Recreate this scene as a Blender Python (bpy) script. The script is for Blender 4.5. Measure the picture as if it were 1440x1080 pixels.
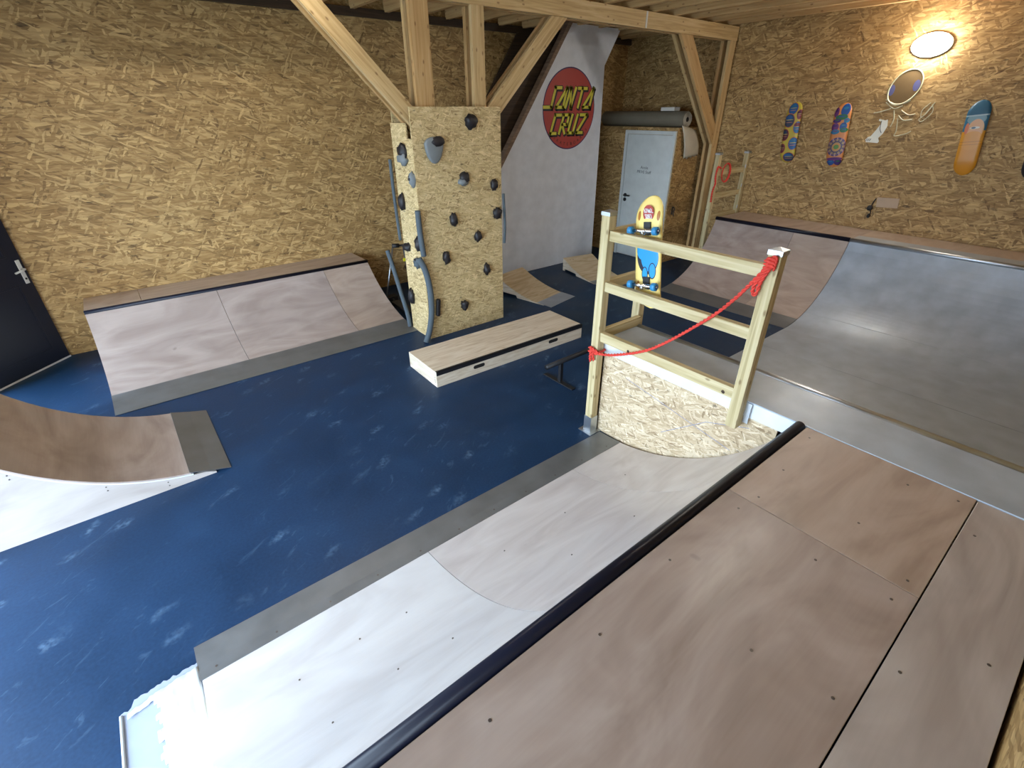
import bpy, bmesh, math, random
from mathutils import Vector, Matrix, noise
random.seed(7)
S = bpy.context.scene
C = S.collection
for o in list(bpy.data.objects): bpy.data.objects.remove(o)

# ------------------------------------------------------------------ camera
F_PX, PITCH, YAW, ROLL, CAM_H = 674.8, math.radians(29.68), math.radians(51.69), math.radians(0.314), 2.4
fw = Vector((math.cos(PITCH)*math.cos(YAW), math.cos(PITCH)*math.sin(YAW), -math.sin(PITCH)))
rt = fw.cross(Vector((0, 0, 1))).normalized(); dn = fw.cross(rt)
r2 = rt*math.cos(ROLL)+dn*math.sin(ROLL); d2 = -rt*math.sin(ROLL)+dn*math.cos(ROLL)
cd = bpy.data.cameras.new('camera'); cam = bpy.data.objects.new('camera', cd); C.objects.link(cam)
cam.matrix_world = Matrix(((r2.x, -d2.x, -fw.x, 0), (r2.y, -d2.y, -fw.y, 0), (r2.z, -d2.z, -fw.z, CAM_H), (0, 0, 0, 1)))
cd.sensor_width = 36; cd.lens = F_PX/1440*36; cd.clip_start = .05; cd.clip_end = 300
S.camera = cam
# ------------------------------------------------------------------ light
W = bpy.data.worlds.new('sky'); S.world = W; W.use_nodes = True
bg = W.node_tree.nodes['Background']; bg.inputs[0].default_value = (.64, .81, 1.0, 1); bg.inputs[1].default_value = 13.5
S.view_settings.view_transform = 'Standard'; S.view_settings.look = 'None'
S.view_settings.exposure = 0.35; S.view_settings.gamma = 1; S.view_settings.use_curve_mapping = False
LAMP, TUBE = 110.0, 90.0      # strength of the bulkhead lamp and of the ceiling tube

# ------------------------------------------------------------------ room dimensions (metres)
YB, XR, XL, YF, ZC = 6.98, 8.25, -1.55, -0.33, 3.48     # back, right, left, front wall planes, joist underside
OPEN_Y0, OPEN_Y1, OPEN_Z = -0.05, 4.60, 2.66            # big daylight opening in the left wall
GX0, GX1, GZ = -2.10, -0.95, 2.50                       # glazed doorway opening in the front wall, left of the deck
XD, YD, T = -2.7, 5.30, .15                             # the bay with the opening: its far wall, its return wall, wall thickness

# ------------------------------------------------------------------ materials
MATS = {}
class NT:
    def __init__(s, name, rough=.6, metal=0, spec=.5, coat=0):
        m = bpy.data.materials.new(name); m.use_nodes = True; s.m = m; s.t = m.node_tree; s.b = s.t.nodes['Principled BSDF']
        s.b.inputs['Roughness'].default_value = rough; s.b.inputs['Metallic'].default_value = metal
        s.b.inputs['Specular IOR Level'].default_value = spec
        if coat: s.b.inputs['Coat Weight'].default_value = coat; s.b.inputs['Coat Roughness'].default_value = .18
        MATS[name] = m
    def n(s, typ, **kw):
        nd = s.t.nodes.new(typ)
        for k, v in kw.items(): setattr(nd, k, v)
        return nd
    def l(s, a, b): s.t.links.new(a, b)
    def uv(s): return s.n('ShaderNodeUVMap').outputs[0]
    def rnd(s): return s.n('ShaderNodeObjectInfo').outputs['Random']
    def math(s, op, a, b=None, clamp=False):
        nd = s.n('ShaderNodeMath', operation=op); nd.use_clamp = clamp
        for i, x in enumerate((a, b)):
            if x is None: continue
            if isinstance(x, (int, float)): nd.inputs[i].default_value = x
            else: s.l(x, nd.inputs[i])
        return nd.outputs[0]
    def mapping(s, vec, rot=0, scale=(1, 1, 1), loc=(0, 0, 0)):
        nd = s.n('ShaderNodeMapping'); s.l(vec, nd.inputs[0]); nd.inputs['Rotation'].default_value = (0, 0, rot)
        nd.inputs['Scale'].default_value = scale; nd.inputs['Location'].default_value = loc; return nd.outputs[0]
    def noise(s, vec, scale, detail=3, dist=0, rough=.5):
        nd = s.n('ShaderNodeTexNoise'); s.l(vec, nd.inputs['Vector']); nd.inputs['Scale'].default_value = scale
        nd.inputs['Detail'].default_value = detail; nd.inputs['Distortion'].default_value = dist; nd.inputs['Roughness'].default_value = rough
        return nd.outputs['Fac'], nd.outputs['Color']
    def ramp(s, fac, stops):
        nd = s.n('ShaderNodeValToRGB'); s.l(fac, nd.inputs[0]); e = nd.color_ramp.elements
        while len(e) < len(stops): e.new(.5)
        for i, (p, c) in enumerate(stops): e[i].position = p; e[i].color = (*c, 1) if len(c) == 3 else c
        return nd.outputs[0]
    def mix(s, fac, a, b, mode='MIX'):
        nd = s.n('ShaderNodeMix', data_type='RGBA', blend_type=mode)
        for i, x in ((0, fac), (6, a), (7, b)):
            if isinstance(x, (int, float)): nd.inputs[i].default_value = x
            elif isinstance(x, tuple): nd.inputs[i].default_value = (*x, 1)
            else: s.l(x, nd.inputs[i])
        return nd.outputs[2]
    def vadd(s, a, b):
        nd = s.n('ShaderNodeVectorMath', operation='ADD'); s.l(a, nd.inputs[0])
        if isinstance(b, tuple): nd.inputs[1].default_value = b
        else: s.l(b, nd.inputs[1])
        return nd.outputs[0]
    def col(s, c):
        if isinstance(c, tuple): s.b.inputs['Base Color'].default_value = (*c, 1)
        else: s.l(c, s.b.inputs['Base Color'])
        return s
    def bump(s, h, strength=.2, dist=.01):
        nd = s.n('ShaderNodeBump'); s.l(h, nd.inputs['Height']); nd.inputs['Strength'].default_value = strength
        nd.inputs['Distance'].default_value = dist; s.l(nd.outputs[0], s.b.inputs['Normal']); return s

def osb(name, dark, mid, light, k=1.0, contrast=1.0, rough=.62):
    s = NT(name, rough, spec=.35); uv0 = s.uv()
    _, nc = s.noise(uv0, 14/k, 2)
    sub = s.n('ShaderNodeVectorMath', operation='SCALE'); s.l(nc, sub.inputs[0]); sub.inputs['Scale'].default_value = .03*k
    uv = s.vadd(uv0, sub.outputs[0])
    col = None; hgt = None
    for i, (ang, ln, wd, th) in enumerate(((.05, .16, .040, -1), (.75, .10, .022, .50), (-.6, .11, .022, .52), (.22, .13, .024, .42), (-.2, .12, .022, .45), (1.35, .07, .014, .80), (0.05, .11, .017, .58), (-1.0, .08, .013, .80), (.45, .09, .012, .78))):
        mv = s.mapping(s.mapping(uv, ang), 0, (1/(ln*k), 1/(wd*k), 1), (i*7.3, i*3.1, 0))
        v = s.n('ShaderNodeTexVoronoi', voronoi_dimensions='2D'); s.l(mv, v.inputs['Vector']); v.inputs['Scale'].default_value = 1
        sep = s.n('ShaderNodeSeparateColor'); s.l(v.outputs['Color'], sep.inputs[0])
        g = s.ramp(sep.outputs[0], [(0, dark), (.12, tuple(a*.45+b*.55 for a, b in zip(dark, mid))), (.5, mid), (.9, light), (1, tuple(min(1, c*1.22) for c in light))])
        if col is None: col, hgt = g, sep.outputs[2]
        else:
            m = s.math('GREATER_THAN', sep.outputs[1], th)
            col = s.mix(m, col, g)
            hm = s.n('ShaderNodeMix'); s.l(m, hm.inputs[0]); s.l(hgt, hm.inputs[2]); s.l(sep.outputs[2], hm.inputs[3]); hgt = hm.outputs[0]
    # fine fibres and a few dark gaps
    f, _ = s.noise(s.mapping(uv, .1, (6, 60, 1)), 1.5/k, 3)
    col = s.mix(.35*contrast, col, s.ramp(f, [(.3, dark), (.7, light)]), 'MIX')
    g2, _ = s.noise(s.mapping(uv0, .05, (10, 26, 1)), 1.0/k, 2)
    gap = s.ramp(g2, [(.28, (.25, .25, .25)), (.34, (1, 1, 1))])
    col = s.mix(.7, col, gap, 'MULTIPLY')
    big, _ = s.noise(uv0, .8, 2); col = s.mix(.25, col, s.ramp(big, [(.3, (.75, .68, .6)), (.7, (1, 1, 1))]), 'MULTIPLY')
    s.col(col); s.bump(hgt, .25, .004)
osb('osb', (.120, .060, .018), (.375, .222, .076), (.610, .415, .180), 1.45)
osb('osb_pale', (.26, .17, .085), (.58, .44, .27), (.74, .62, .44), .8, .6)
osb('osb_fine', (.25, .15, .055), (.64, .485, .235), (.78, .63, .35), .80, .8)

def ply(name, a, b, c, su=.9, sv=2.3, rough=.42, coat=.15, spec=.5):
    s = NT(name, rough, spec=spec, coat=coat); uv = s.uv()
    r = s.n('ShaderNodeCombineXYZ'); rn = s.rnd(); s.l(s.math('MULTIPLY', rn, 31.0), r.inputs[0]); s.l(s.math('MULTIPLY', rn, 17.0), r.inputs[1])
    uv = s.vadd(uv, r.outputs[0])
    f, _ = s.noise(s.mapping(uv, 0, (su, sv, 1)), 1.2, 3, 2.4)
    f2, _ = s.noise(s.mapping(uv, 0, (2, 40, 1)), 2.0, 3, .4)
    col = s.ramp(f, [(.30, a), (.5, b), (.68, c)])
    col = s.mix(.10, col, s.ramp(f2, [(.35, a), (.65, c)]))
    kn, _ = s.noise(uv, 5, 1); col = s.mix(s.ramp(kn, [(.80, (0, 0, 0)), (.84, (.6, .6, .6))]), col, tuple(x*.45 for x in a))
    s.col(col); s.bump(f2, .04, .002)
ply('ply_brown', (.305, .232, .195), (.400, .318, .275), (.470, .392, .350))
ply('ply_pink', (.50, .445, .425), (.58, .53, .51), (.65, .605, .585), rough=.36, coat=.25)
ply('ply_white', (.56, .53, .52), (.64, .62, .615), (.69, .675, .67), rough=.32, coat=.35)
ply('ply_grey', (.36, .305, .275), (.455, .400, .370), (.54, .49, .46))
ply('ply_tan', (.360, .268, .210), (.450, .350, .285), (.515, .418, .350))
ply('ply_pale', (.38, .325, .29), (.44, .385, .35), (.49, .435, .40), rough=.5, coat=0)
ply('ply_rose', (.330, .262, .232), (.405, .332, .300), (.470, .395, .360), rough=.34, coat=.4)
ply('ply_pine', (.52, .38, .20), (.66, .52, .32), (.74, .62, .43), su=1.2, sv=8, rough=.6, coat=0)
ply('ply_birch', (.56, .44, .30), (.70, .59, .45), (.77, .68, .55), su=1.5, sv=12, rough=.55, coat=0)

def pine(name, a, b, c, knots=True, rough=.6):
    s = NT(name, rough, spec=.35); uv = s.uv()
    r = s.n('ShaderNodeCombineXYZ'); rn = s.rnd(); s.l(s.math('MULTIPLY', rn, 23.0), r.inputs[0]); s.l(s.math('MULTIPLY', rn, 9.0), r.inputs[1])
    uv = s.vadd(uv, r.outputs[0])
    f, _ = s.noise(s.mapping(uv, 0, (1.2, 26, 1)), 1.3, 4, .8)
    col = s.ramp(f, [(.3, a), (.5, b), (.7, c)])
    if knots:
        v = s.n('ShaderNodeTexVoronoi', voronoi_dimensions='2D'); s.l(s.mapping(uv, 0, (3.2, 7, 1)), v.inputs['Vector']); v.inputs['Scale'].default_value = 1
        col = s.mix(s.ramp(v.outputs['Distance'], [(.03, (.7, .7, .7)), (.075, (0, 0, 0))]), col, (a[0]*.42, a[1]*.32, a[2]*.25))
    s.col(col); s.bump(f, .08, .002)
pine('pine', (.42, .27, .11), (.56, .39, .18), (.64, .47, .25))
pine('pine_warm', (.40, .235, .09), (.50, .315, .13), (.57, .38, .18))
pine('treated', (.40, .31, .145), (.54, .44, .24), (.62, .53, .32))
pine('stair_brown', (.030, .018, .010), (.048, .028, .015), (.07, .042, .022), False)
pine('stair_trim', (.14, .09, .055), (.20, .13, .085), (.26, .18, .12), False)

def metal(name, c, rough, brushed=0.0, metallic=1.0, spots=0.0):
    s = NT(name, rough, metallic); uv = s.uv()
    f, _ = s.noise(s.mapping(uv, 0, (3, 3, 1)), 1.5, 4)
    s.col(s.ramp(f, [(.3, tuple(x*(1-.25) for x in c)), (.7, c)]))
    rr = s.ramp(f, [(.3, (rough*.8,)*3), (.7, (min(1, rough*1.25),)*3)]); s.l(rr, s.b.inputs['Roughness'])
metal('steel', (.225, .232, .238), .38, metallic=.5)
metal('silver', (.46, .525, .60), .40, metallic=.10)
metal('galvanised', (.62, .66, .70), .38)
metal('truck_metal', (.75, .75, .76), .25)

def plain(name, c, rough=.5, metal=0, spec=.5, coat=0, var=.12):
    s = NT(name, rough, metal, spec, coat); uv = s.uv()
    f, _ = s.noise(uv, 6, 3)
    s.col(s.ramp(f, [(.3, tuple(x*(1-var) for x in c)), (.7, c)])); return s
plain('black_pipe', (.008, .009, .019), .34, spec=.22)
plain('black_steel', (.012, .012, .014), .45)
plain('black_rubber', (.015, .015, .017), .6)
plain('hold_black', (.016, .013, .015), .5)
plain('hold_grey', (.20, .225, .235), .6)
plain('foam_grey', (.085, .110, .128), .85)
plain('white_paint', (.78, .81, .86), .55)
plain('white_board', (.76, .80, .82), .5)
plain('door_white', (.66, .69, .66), .4)
plain('sheet_white', (.60, .63, .64), .5)
plain('sheet_lilac', (.36, .41, .54), .6)
plain('door_navy', (.007, .011, .026), .38)
plain('handle_light', (.70, .70, .68), .35)
plain('seal_white', (.70, .72, .74), .5)
plain('rope_red', (.72, .055, .035), .75)
plain('yellow_tag', (.75, .72, .02), .5)
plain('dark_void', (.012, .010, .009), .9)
plain('vinyl_olive', (.20, .175, .125), .6)
plain('vinyl_cream', (.60, .54, .42), .7)
plain('carton_white', (.72, .70, .64), .7)
plain('logo_red', (.46, .050, .036), .5, var=.05)
plain('logo_black', (.012, .006, .010), .5)
plain('logo_yellow', (.72, .64, .055), .5, var=.05)
plain('logo_purple', (.03, .01, .10), .5)
plain('print_white', (.85, .85, .85), .5)
plain('print_grey', (.10, .11, .11), .6)
plain('print_redmark', (.30, .04, .03), .6)
plain('wheel_blue', (.035, .26, .52), .4)
plain('wheel_core', (.02, .03, .09), .4)
plain('wood_end', (.50, .36, .19), .7)
plain('outer_ground', (.40, .41, .40), .9)
plain('decal_cream', (.66, .62, .42), .6)
plain('decal_white', (.84, .84, .74), .6)
plain('decal_blue', (.10, .10, .24), .5)
plain('decal_shade', (.17, .11, .05), .85, spec=.2)
plain('plastic_white', (.75, .75, .73), .4)
plain('plaque', (.50, .36, .24), .6)
plain('pencil_blue', (.16, .22, .42), .7)
plain('screw', (.16, .14, .13), .35, .6)

def floor_mat():
    s = NT('floor_blue', .5, spec=.28); uv = s.uv()
    f, _ = s.noise(uv, 2.2, 5, .3); g, _ = s.noise(uv, 60, 2)
    base = s.ramp(f, [(.30, (.0055, .0245, .064)), (.55, (.0072, .0325, .086)), (.75, (.0105, .043, .108))])
    base = s.mix(.25, base, s.ramp(g, [(.3, (.005, .018, .050)), (.7, (.014, .050, .120))]))
    # pale shoe scuffs: clusters of small smudges
    v = s.n('ShaderNodeTexVoronoi', voronoi_dimensions='2D'); 
    _, nc = s.noise(uv, 9, 3); sc = s.n('ShaderNodeVectorMath', operation='SCALE'); s.l(nc, sc.inputs[0]); sc.inputs['Scale'].default_value = .16
    s.l(s.mapping(s.mapping(s.vadd(uv, sc.outputs[0]), -.5), 0, (2.7, 5.6, 1)), v.inputs['Vector']); v.inputs['Scale'].default_value = 1
    spot = s.ramp(v.outputs['Distance'], [(.06, (1, 1, 1)), (.24, (0, 0, 0))])
    sep = s.n('ShaderNodeSeparateColor'); s.l(v.outputs['Color'], sep.inputs[0])
    clus, _ = s.noise(uv, 1.1, 2); fine, _ = s.noise(uv, 34, 3)
    mk = s.math('MULTIPLY', s.math('MULTIPLY', spot, s.math('GREATER_THAN', sep.outputs[1], .55)), s.ramp(clus, [(.42, (0, 0, 0)), (.56, (1, 1, 1))]))
    mk = s.math('MULTIPLY', mk, s.ramp(fine, [(.36, (0, 0, 0)), (.66, (.50, .50, .50))]))
    # streaky drag marks
    d, _ = s.noise(s.mapping(s.mapping(uv, -.6), 0, (2.2, 6.5, 1)), 2.2, 5, .8, .62)
    dm = s.math('MULTIPLY', s.ramp(d, [(.60, (0, 0, 0)), (.74, (.36, .36, .36))]), s.ramp(clus, [(.35, (0, 0, 0)), (.6, (1, 1, 1))]))
    col = s.mix(s.math('MAXIMUM', mk, dm), base, (.13, .22, .33))
    s.col(col); s.l(s.ramp(f, [(.3, (.42,)*3), (.7, (.54,)*3)]), s.b.inputs['Roughness']); s.bump(g, .05, .002)
floor_mat()

def emis(name, c, strength):
    s = NT(name, .4); s.col((.9, .9, .9)); s.b.inputs['Emission Color'].default_value = (*c, 1); s.b.inputs['Emission Strength'].default_value = strength
emis('lamp_glow', (1.0, .96, .88), LAMP)
emis('tube_glow', (1.0, .95, .86), TUBE)

def print_mat(name, base, layers, rough=.35):
    """flat printed graphic in UV metres: ellipses ('e',u,v,ru,rv,col), bands ('b',v0,v1,col), rings ('r',u,v,r0,r1,col)"""
    s = NT(name, .45, coat=.08); sep = s.n('ShaderNodeSeparateXYZ'); s.l(s.uv(), sep.inputs[0]); u, v = sep.outputs[0], sep.outputs[1]
    col = base
    for L in layers:
        if L[0] == 'b': m = s.math('MULTIPLY', s.math('GREATER_THAN', v, L[1]), s.math('LESS_THAN', v, L[2])); c = L[3]
        else:
            du = s.math('DIVIDE', s.math('SUBTRACT', u, L[1]), L[3]); dv = s.math('DIVIDE', s.math('SUBTRACT', v, L[2]), L[4] if L[0] == 'e' else L[3])
            d = s.math('SQRT', s.math('ADD', s.math('MULTIPLY', du, du), s.math('MULTIPLY', dv, dv))); c = L[5]
            m = s.math('LESS_THAN', d, 1.0)
            if L[0] == 'r': m = s.math('MULTIPLY', m, s.math('GREATER_THAN', d, L[4]))
        col = s.mix(m, col, c)
    s.col(col)

# ------------------------------------------------------------------ mesh tools
class MB:
    def __init__(s): s.v = []; s.f = []; s.uv = {}
    def add(s, vs, fs, uvs=None):
        b = len(s.v); s.v += [Vector(p) for p in vs]; s.f += [tuple(i+b for i in f) for f in fs]
        if uvs:
            for i, q in enumerate(uvs): s.uv[b+i] = q
        return s
    def box(s, lo, hi):
        x0, y0, z0 = lo; x1, y1, z1 = hi
        return s.add([(x0,y0,z0),(x1,y0,z0),(x1,y1,z0),(x0,y1,z0),(x0,y0,z1),(x1,y0,z1),(x1,y1,z1),(x0,y1,z1)],
                     [(0,3,2,1),(4,5,6,7),(0,1,5,4),(1,2,6,5),(2,3,7,6),(3,0,4,7)])
    def prism(s, poly, a0, a1, axis):
        def P(p, a): return {'x': (a, p[0], p[1]), 'y': (p[0], a, p[1]), 'z': (p[0], p[1], a)}[axis]
        n = len(poly)
        return s.add([P(p, a0) for p in poly]+[P(p, a1) for p in poly],
                     [tuple(range(n))[::-1], tuple(range(n, 2*n))]+[(i, (i+1) % n, n+(i+1) % n, n+i) for i in range(n)])
    def slab(s, prof, e0, e1, th, axis):
        """curved sheet: prof = [(s,z)] of the top surface, extruded e0..e1 along axis ('x': s is y, 'y': s is x)"""
        def P(q, e): return (e, q[0], q[1]) if axis == 'x' else (q[0], e, q[1])
        n = len(prof); L = [0]
        for a, b in zip(prof, prof[1:]): L.append(L[-1]+math.dist(a, b))
        low = []
        for i, q in enumerate(prof):
            a = prof[max(0, i-1)]; b = prof[min(n-1, i+1)]; t = Vector((b[0]-a[0], b[1]-a[1])).normalized()
            nn = Vector((-t.y, t.x)); nn = nn if nn.y > 0 else -nn
            low.append((q[0]-nn.x*th, q[1]-nn.y*th))
        vs = [P(q, e0) for q in prof]+[P(q, e1) for q in prof]+[P(q, e0) for q in low]+[P(q, e1) for q in low]
        uvs = [(e0, l) for l in L]+[(e1, l) for l in L]+[(e0, l) for l in L]+[(e1, l) for l in L]
        fs = []
        for i in range(n-1):
            fs += [(i, i+1, n+i+1, n+i), (2*n+i, 3*n+i, 3*n+i+1, 2*n+i+1), (i, 2*n+i, 2*n+i+1, i+1), (n+i, n+i+1, 3*n+i+1, 3*n+i)]
        fs += [(0, n, 3*n, 2*n), (n-1, 3*n-1, 4*n-1, 2*n-1)]
        return s.add(vs, fs, uvs)
    def tube(s, pts, r, n=10, caps=True):
        pts = [Vector(p) for p in pts]; rings = []; m = len(pts)
        up = Vector((0, 0, 1)); t0 = (pts[1]-pts[0]).normalized()
        if abs(t0.dot(up)) > .9: up = Vector((1, 0, 0))
        nrm = t0.cross(up).normalized(); L = 0
        for i, p in enumerate(pts):
            t = (pts[min(m-1, i+1)]-pts[max(0, i-1)]).normalized(); nrm = (nrm-t*nrm.dot(t)).normalized(); bn = t.cross(nrm)
            if i: L += (p-pts[i-1]).length
            rr = r[i] if isinstance(r, (list, tuple)) else r
            rings.append([p+(nrm*math.cos(2*math.pi*k/n)+bn*math.sin(2*math.pi*k/n))*rr for k in range(n)])
        vs = [q for g in rings for q in g]
        fs = [(i*n+k, i*n+(k+1) % n, (i+1)*n+(k+1) % n, (i+1)*n+k) for i in range(m-1) for k in range(n)]
        if caps: fs += [tuple(range(n))[::-1], tuple(range((m-1)*n, m*n))]
        return s.add(vs, fs)
    def blob(s, c, rad, seed=0, amp=.25, nu=12, nv=8, freq=2.0):
        vs = [(c[0], c[1], c[2]-rad[2])]
        for j in range(1, nv):
            ph = math.pi*j/nv-math.pi/2
            for i in range(nu):
                th = 2*math.pi*i/nu; d = Vector((math.cos(ph)*math.cos(th), math.cos(ph)*math.sin(th), math.sin(ph)))
                k = 1+amp*noise.noise(d*freq+Vector((seed*3.7, seed*1.3, seed*5.1)))*1.6
                vs.append((c[0]+d.x*rad[0]*k, c[1]+d.y*rad[1]*k, c[2]+d.z*rad[2]*k))
        vs.append((c[0], c[1], c[2]+rad[2])); T = len(vs)-1
        fs = [(0, 1+(i+1) % nu, 1+i) for i in range(nu)]
        for j in range(nv-2): fs += [(1+j*nu+i, 1+j*nu+(i+1) % nu, 1+(j+1)*nu+(i+1) % nu, 1+(j+1)*nu+i) for i in range(nu)]
        fs += [(T, 1+(nv-2)*nu+i, 1+(nv-2)*nu+(i+1) % nu) for i in range(nu)]
        return s.add(vs, fs)
    def build(s, name, mat, parent=None, M=None, bevel=0, smooth=False, uvscale=1):
        me = bpy.data.meshes.new(name)
        if M is None:
            lo = [min(v[i] for v in s.v) for i in range(3)]; hi = [max(v[i] for v in s.v) for i in range(3)]
            org = Vector(((lo[0]+hi[0])/2, (lo[1]+hi[1])/2, lo[2]))
        else: org = Vector((0, 0, 0))
        bm = bmesh.new(); bv = [bm.verts.new(v) for v in s.v]
        for f in s.f:
            try: bm.faces.new([bv[i] for i in f])
            except ValueError: pass
        bm.verts.index_update(); bmesh.ops.recalc_face_normals(bm, faces=bm.faces)
        uvl = bm.loops.layers.uv.new('UVMap')
        for f in bm.faces:
            n = f.normal; ax = max(range(3), key=lambda i: abs(n[i])); f.smooth = smooth
            for lp in f.loops:
                i = lp.vert.index; p = lp.vert.co
                q = s.uv.get(i) or ((p.y, p.z), (p.x, p.z), (p.x, p.y))[ax]
                lp[uvl].uv = (q[0]*uvscale, q[1]*uvscale)
        for v in bm.verts: v.co -= org
        bm.to_mesh(me); bm.free()
        me.materials.append(MATS[mat])
        o = bpy.data.objects.new(name, me); C.objects.link(o)
        o.matrix_world = M if M is not None else Matrix.Translation(org)
        if bevel:
            b = o.modifiers.new('bevel', 'BEVEL'); b.width = bevel; b.segments = 2; b.limit_method = 'ANGLE'; b.angle_limit = .7
        if parent is not None: attach(o, parent)
        return o
def attach(o, parent):
    o.parent = parent; o.matrix_parent_inverse = chain(parent).inverted()
def chain(o):
    m = o.matrix_basis.copy()
    if o.parent: m = chain(o.parent) @ o.matrix_parent_inverse @ m
    return m
def tag(o, label, cat, group=None, kind=None):
    if label: o['label'] = label
    if cat: o['category'] = cat
    if group: o['group'] = group
    if kind: o['kind'] = kind
    return o
def thing(name, loc, label, cat, group=None, kind=None):
    o = bpy.data.objects.new(name, None); C.objects.link(o); o.empty_display_size = .1; o.location = loc
    return tag(o, label, cat, group, kind)
def bx(name, lo, hi, mat, parent=None, bevel=.002): return MB().box(lo, hi).build(name, mat, parent, bevel=bevel)
def board(name, p0, p1, w, t, mat, parent=None, side=Vector((0, 1, 0)), bevel=.003):
    """plank from p0 to p1; w wide, t thick along 'side'"""
    p0, p1 = Vector(p0), Vector(p1); x = (p1-p0); L = x.length; x.normalize()
    z = (side-x*side.dot(x)).normalized(); y = z.cross(x)
    M = Matrix((x, y, z)).transposed().to_4x4(); M.translation = p0
    return MB().box((0, -w/2, -t/2), (L, w/2, t/2)).build(name, mat, parent, M=M, bevel=bevel)
def arc(s0, s1, R, z0, n=24, start=None):
    a = s0 if start is None else start
    return [(a+(s1-a)*i/n, z0+R-math.sqrt(max(0, R*R-(a+(s1-a)*i/n-s0)**2))) for i in range(n+1)]
def radius(d, h): return (d*d+h*h)/(2*h)
def text_obj(name, body, size, mat, parent, M, align='CENTER', extrude=.0006):
    cu = bpy.data.curves.new('t', 'FONT'); cu.body = body; cu.size = size; cu.align_x = align; cu.align_y = 'CENTER'; cu.extrude = extrude
    tmp = bpy.data.objects.new('t', cu); C.objects.link(tmp)
    me = bpy.data.meshes.new_from_object(tmp.evaluated_get(bpy.context.evaluated_depsgraph_get())); bpy.data.objects.remove(tmp); bpy.data.curves.remove(cu)
    me.name = name; me.materials.clear(); me.materials.append(MATS[mat])
    o = bpy.data.objects.new(name, me); C.objects.link(o); o.matrix_world = M
    if parent is not None: attach(o, parent)
    return o
def basis(x, y, z, loc):
    M = Matrix((Vector(x), Vector(y), Vector(z))).transposed().to_4x4(); M.translation = Vector(loc); return M

# ------------------------------------------------------------------ the room
def struct(o, label): return tag(o, label, 'structure', kind='structure')
struct(bx('floor', (XD-T, YF-.15, -.12), (XR+T, YB+T, 0), 'floor_blue', bevel=0), 'scuffed dark blue painted floor')
m = MB(); m.box((-40, -30, -.30), (XD-T, 40, -.03)); m.box((XD-T, -30, -.30), (40, YF-.15, -.03))
struct(m.build('ground', 'outer_ground'), 'pale ground outside the open side of the hall')
struct(bx('wall_back', (XL-T, YB, 0), (XR+T, YB+T, 3.9), 'osb', bevel=0), 'long strand-board wall behind the small quarter pipe')
struct(bx('wall_right', (XR, YF-T, 0), (XR+T, YB, 3.9), 'osb', bevel=0), 'strand-board wall hung with skateboard decks and a lamp')
m = MB(); m.box((XD-T, YF-T, 0), (GX0, YF, 3.9)); m.box((GX1, YF-T, 0), (XR, YF, 3.9)); m.box((GX0, YF-T, GZ), (GX1, YF, 3.9))
struct(m.build('wall_front', 'osb'), 'strand-board wall beside the plywood deck')
m = MB()
m.box((XD-T, YF, OPEN_Z), (XD, YD, 3.9)); m.box((XD-T, YF, 0), (XD, OPEN_Y0, OPEN_Z)); m.box((XD-T, OPEN_Y1, 0), (XD, YD, OPEN_Z))
struct(m.build('wall_left', 'osb'), 'strand-board wall with the wide daylight opening')
struct(bx('wall_return', (XD-T, YD, 0), (XL, YD+T, 3.9), 'osb', bevel=0), 'short strand-board return wall between the opening and the doorway')
m = MB(); m.box((XL-T, YD+T, 2.12), (XL, YB, 3.9)); m.box((XL-T, 6.40, 0), (XL, YB, 2.12))
struct(m.build('wall_doorway', 'osb'), 'strand-board wall around the open doorway')
ce = struct(bx('ceiling', (XD, YF, ZC+.20), (XR, YB, ZC+.24), 'pine_warm', bevel=0), 'boarded ceiling carried by pale timber joists')
x = 7.98
while x > XD:
    MB().box((0, -.03, 0), ((YB if x > XL else YD)-.05-YF-.02, .03, .20)).build('joist', 'pine_warm', ce, M=basis((0, 1, 0), (-1, 0, 0), (0, 0, 1), (x, YF+.02, ZC)), bevel=.003); x -= .45
struct(board('trim_1', (XL, YB-.045, 3.455), (XR, YB-.045, 3.455), .09, .05, 'stair_brown'), 'dark timber plate along the top of the back wall')

# daylight opening: portal guides the sky light through it
pl = bpy.data.lights.new('opening_portal', 'AREA'); pl.shape = 'RECTANGLE'; pl.size = OPEN_Z; pl.size_y = OPEN_Y1-OPEN_Y0; pl.cycles.is_portal = True
po = bpy.data.objects.new('opening_portal', pl); C.objects.link(po)
po.matrix_world = basis((0, 0, 1), (0, 1, 0), (-1, 0, 0), (XD-.05, (OPEN_Y0+OPEN_Y1)/2, OPEN_Z/2))

pl2 = bpy.data.lights.new('doorway_portal', 'AREA'); pl2.shape = 'RECTANGLE'; pl2.size = GX1-GX0; pl2.size_y = GZ; pl2.cycles.is_portal = True
po2 = bpy.data.objects.new('doorway_portal', pl2); C.objects.link(po2)
po2.matrix_world = basis((1, 0, 0), (0, 0, 1), (0, -1, 0), ((GX0+GX1)/2, YF-.05, GZ/2))

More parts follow.
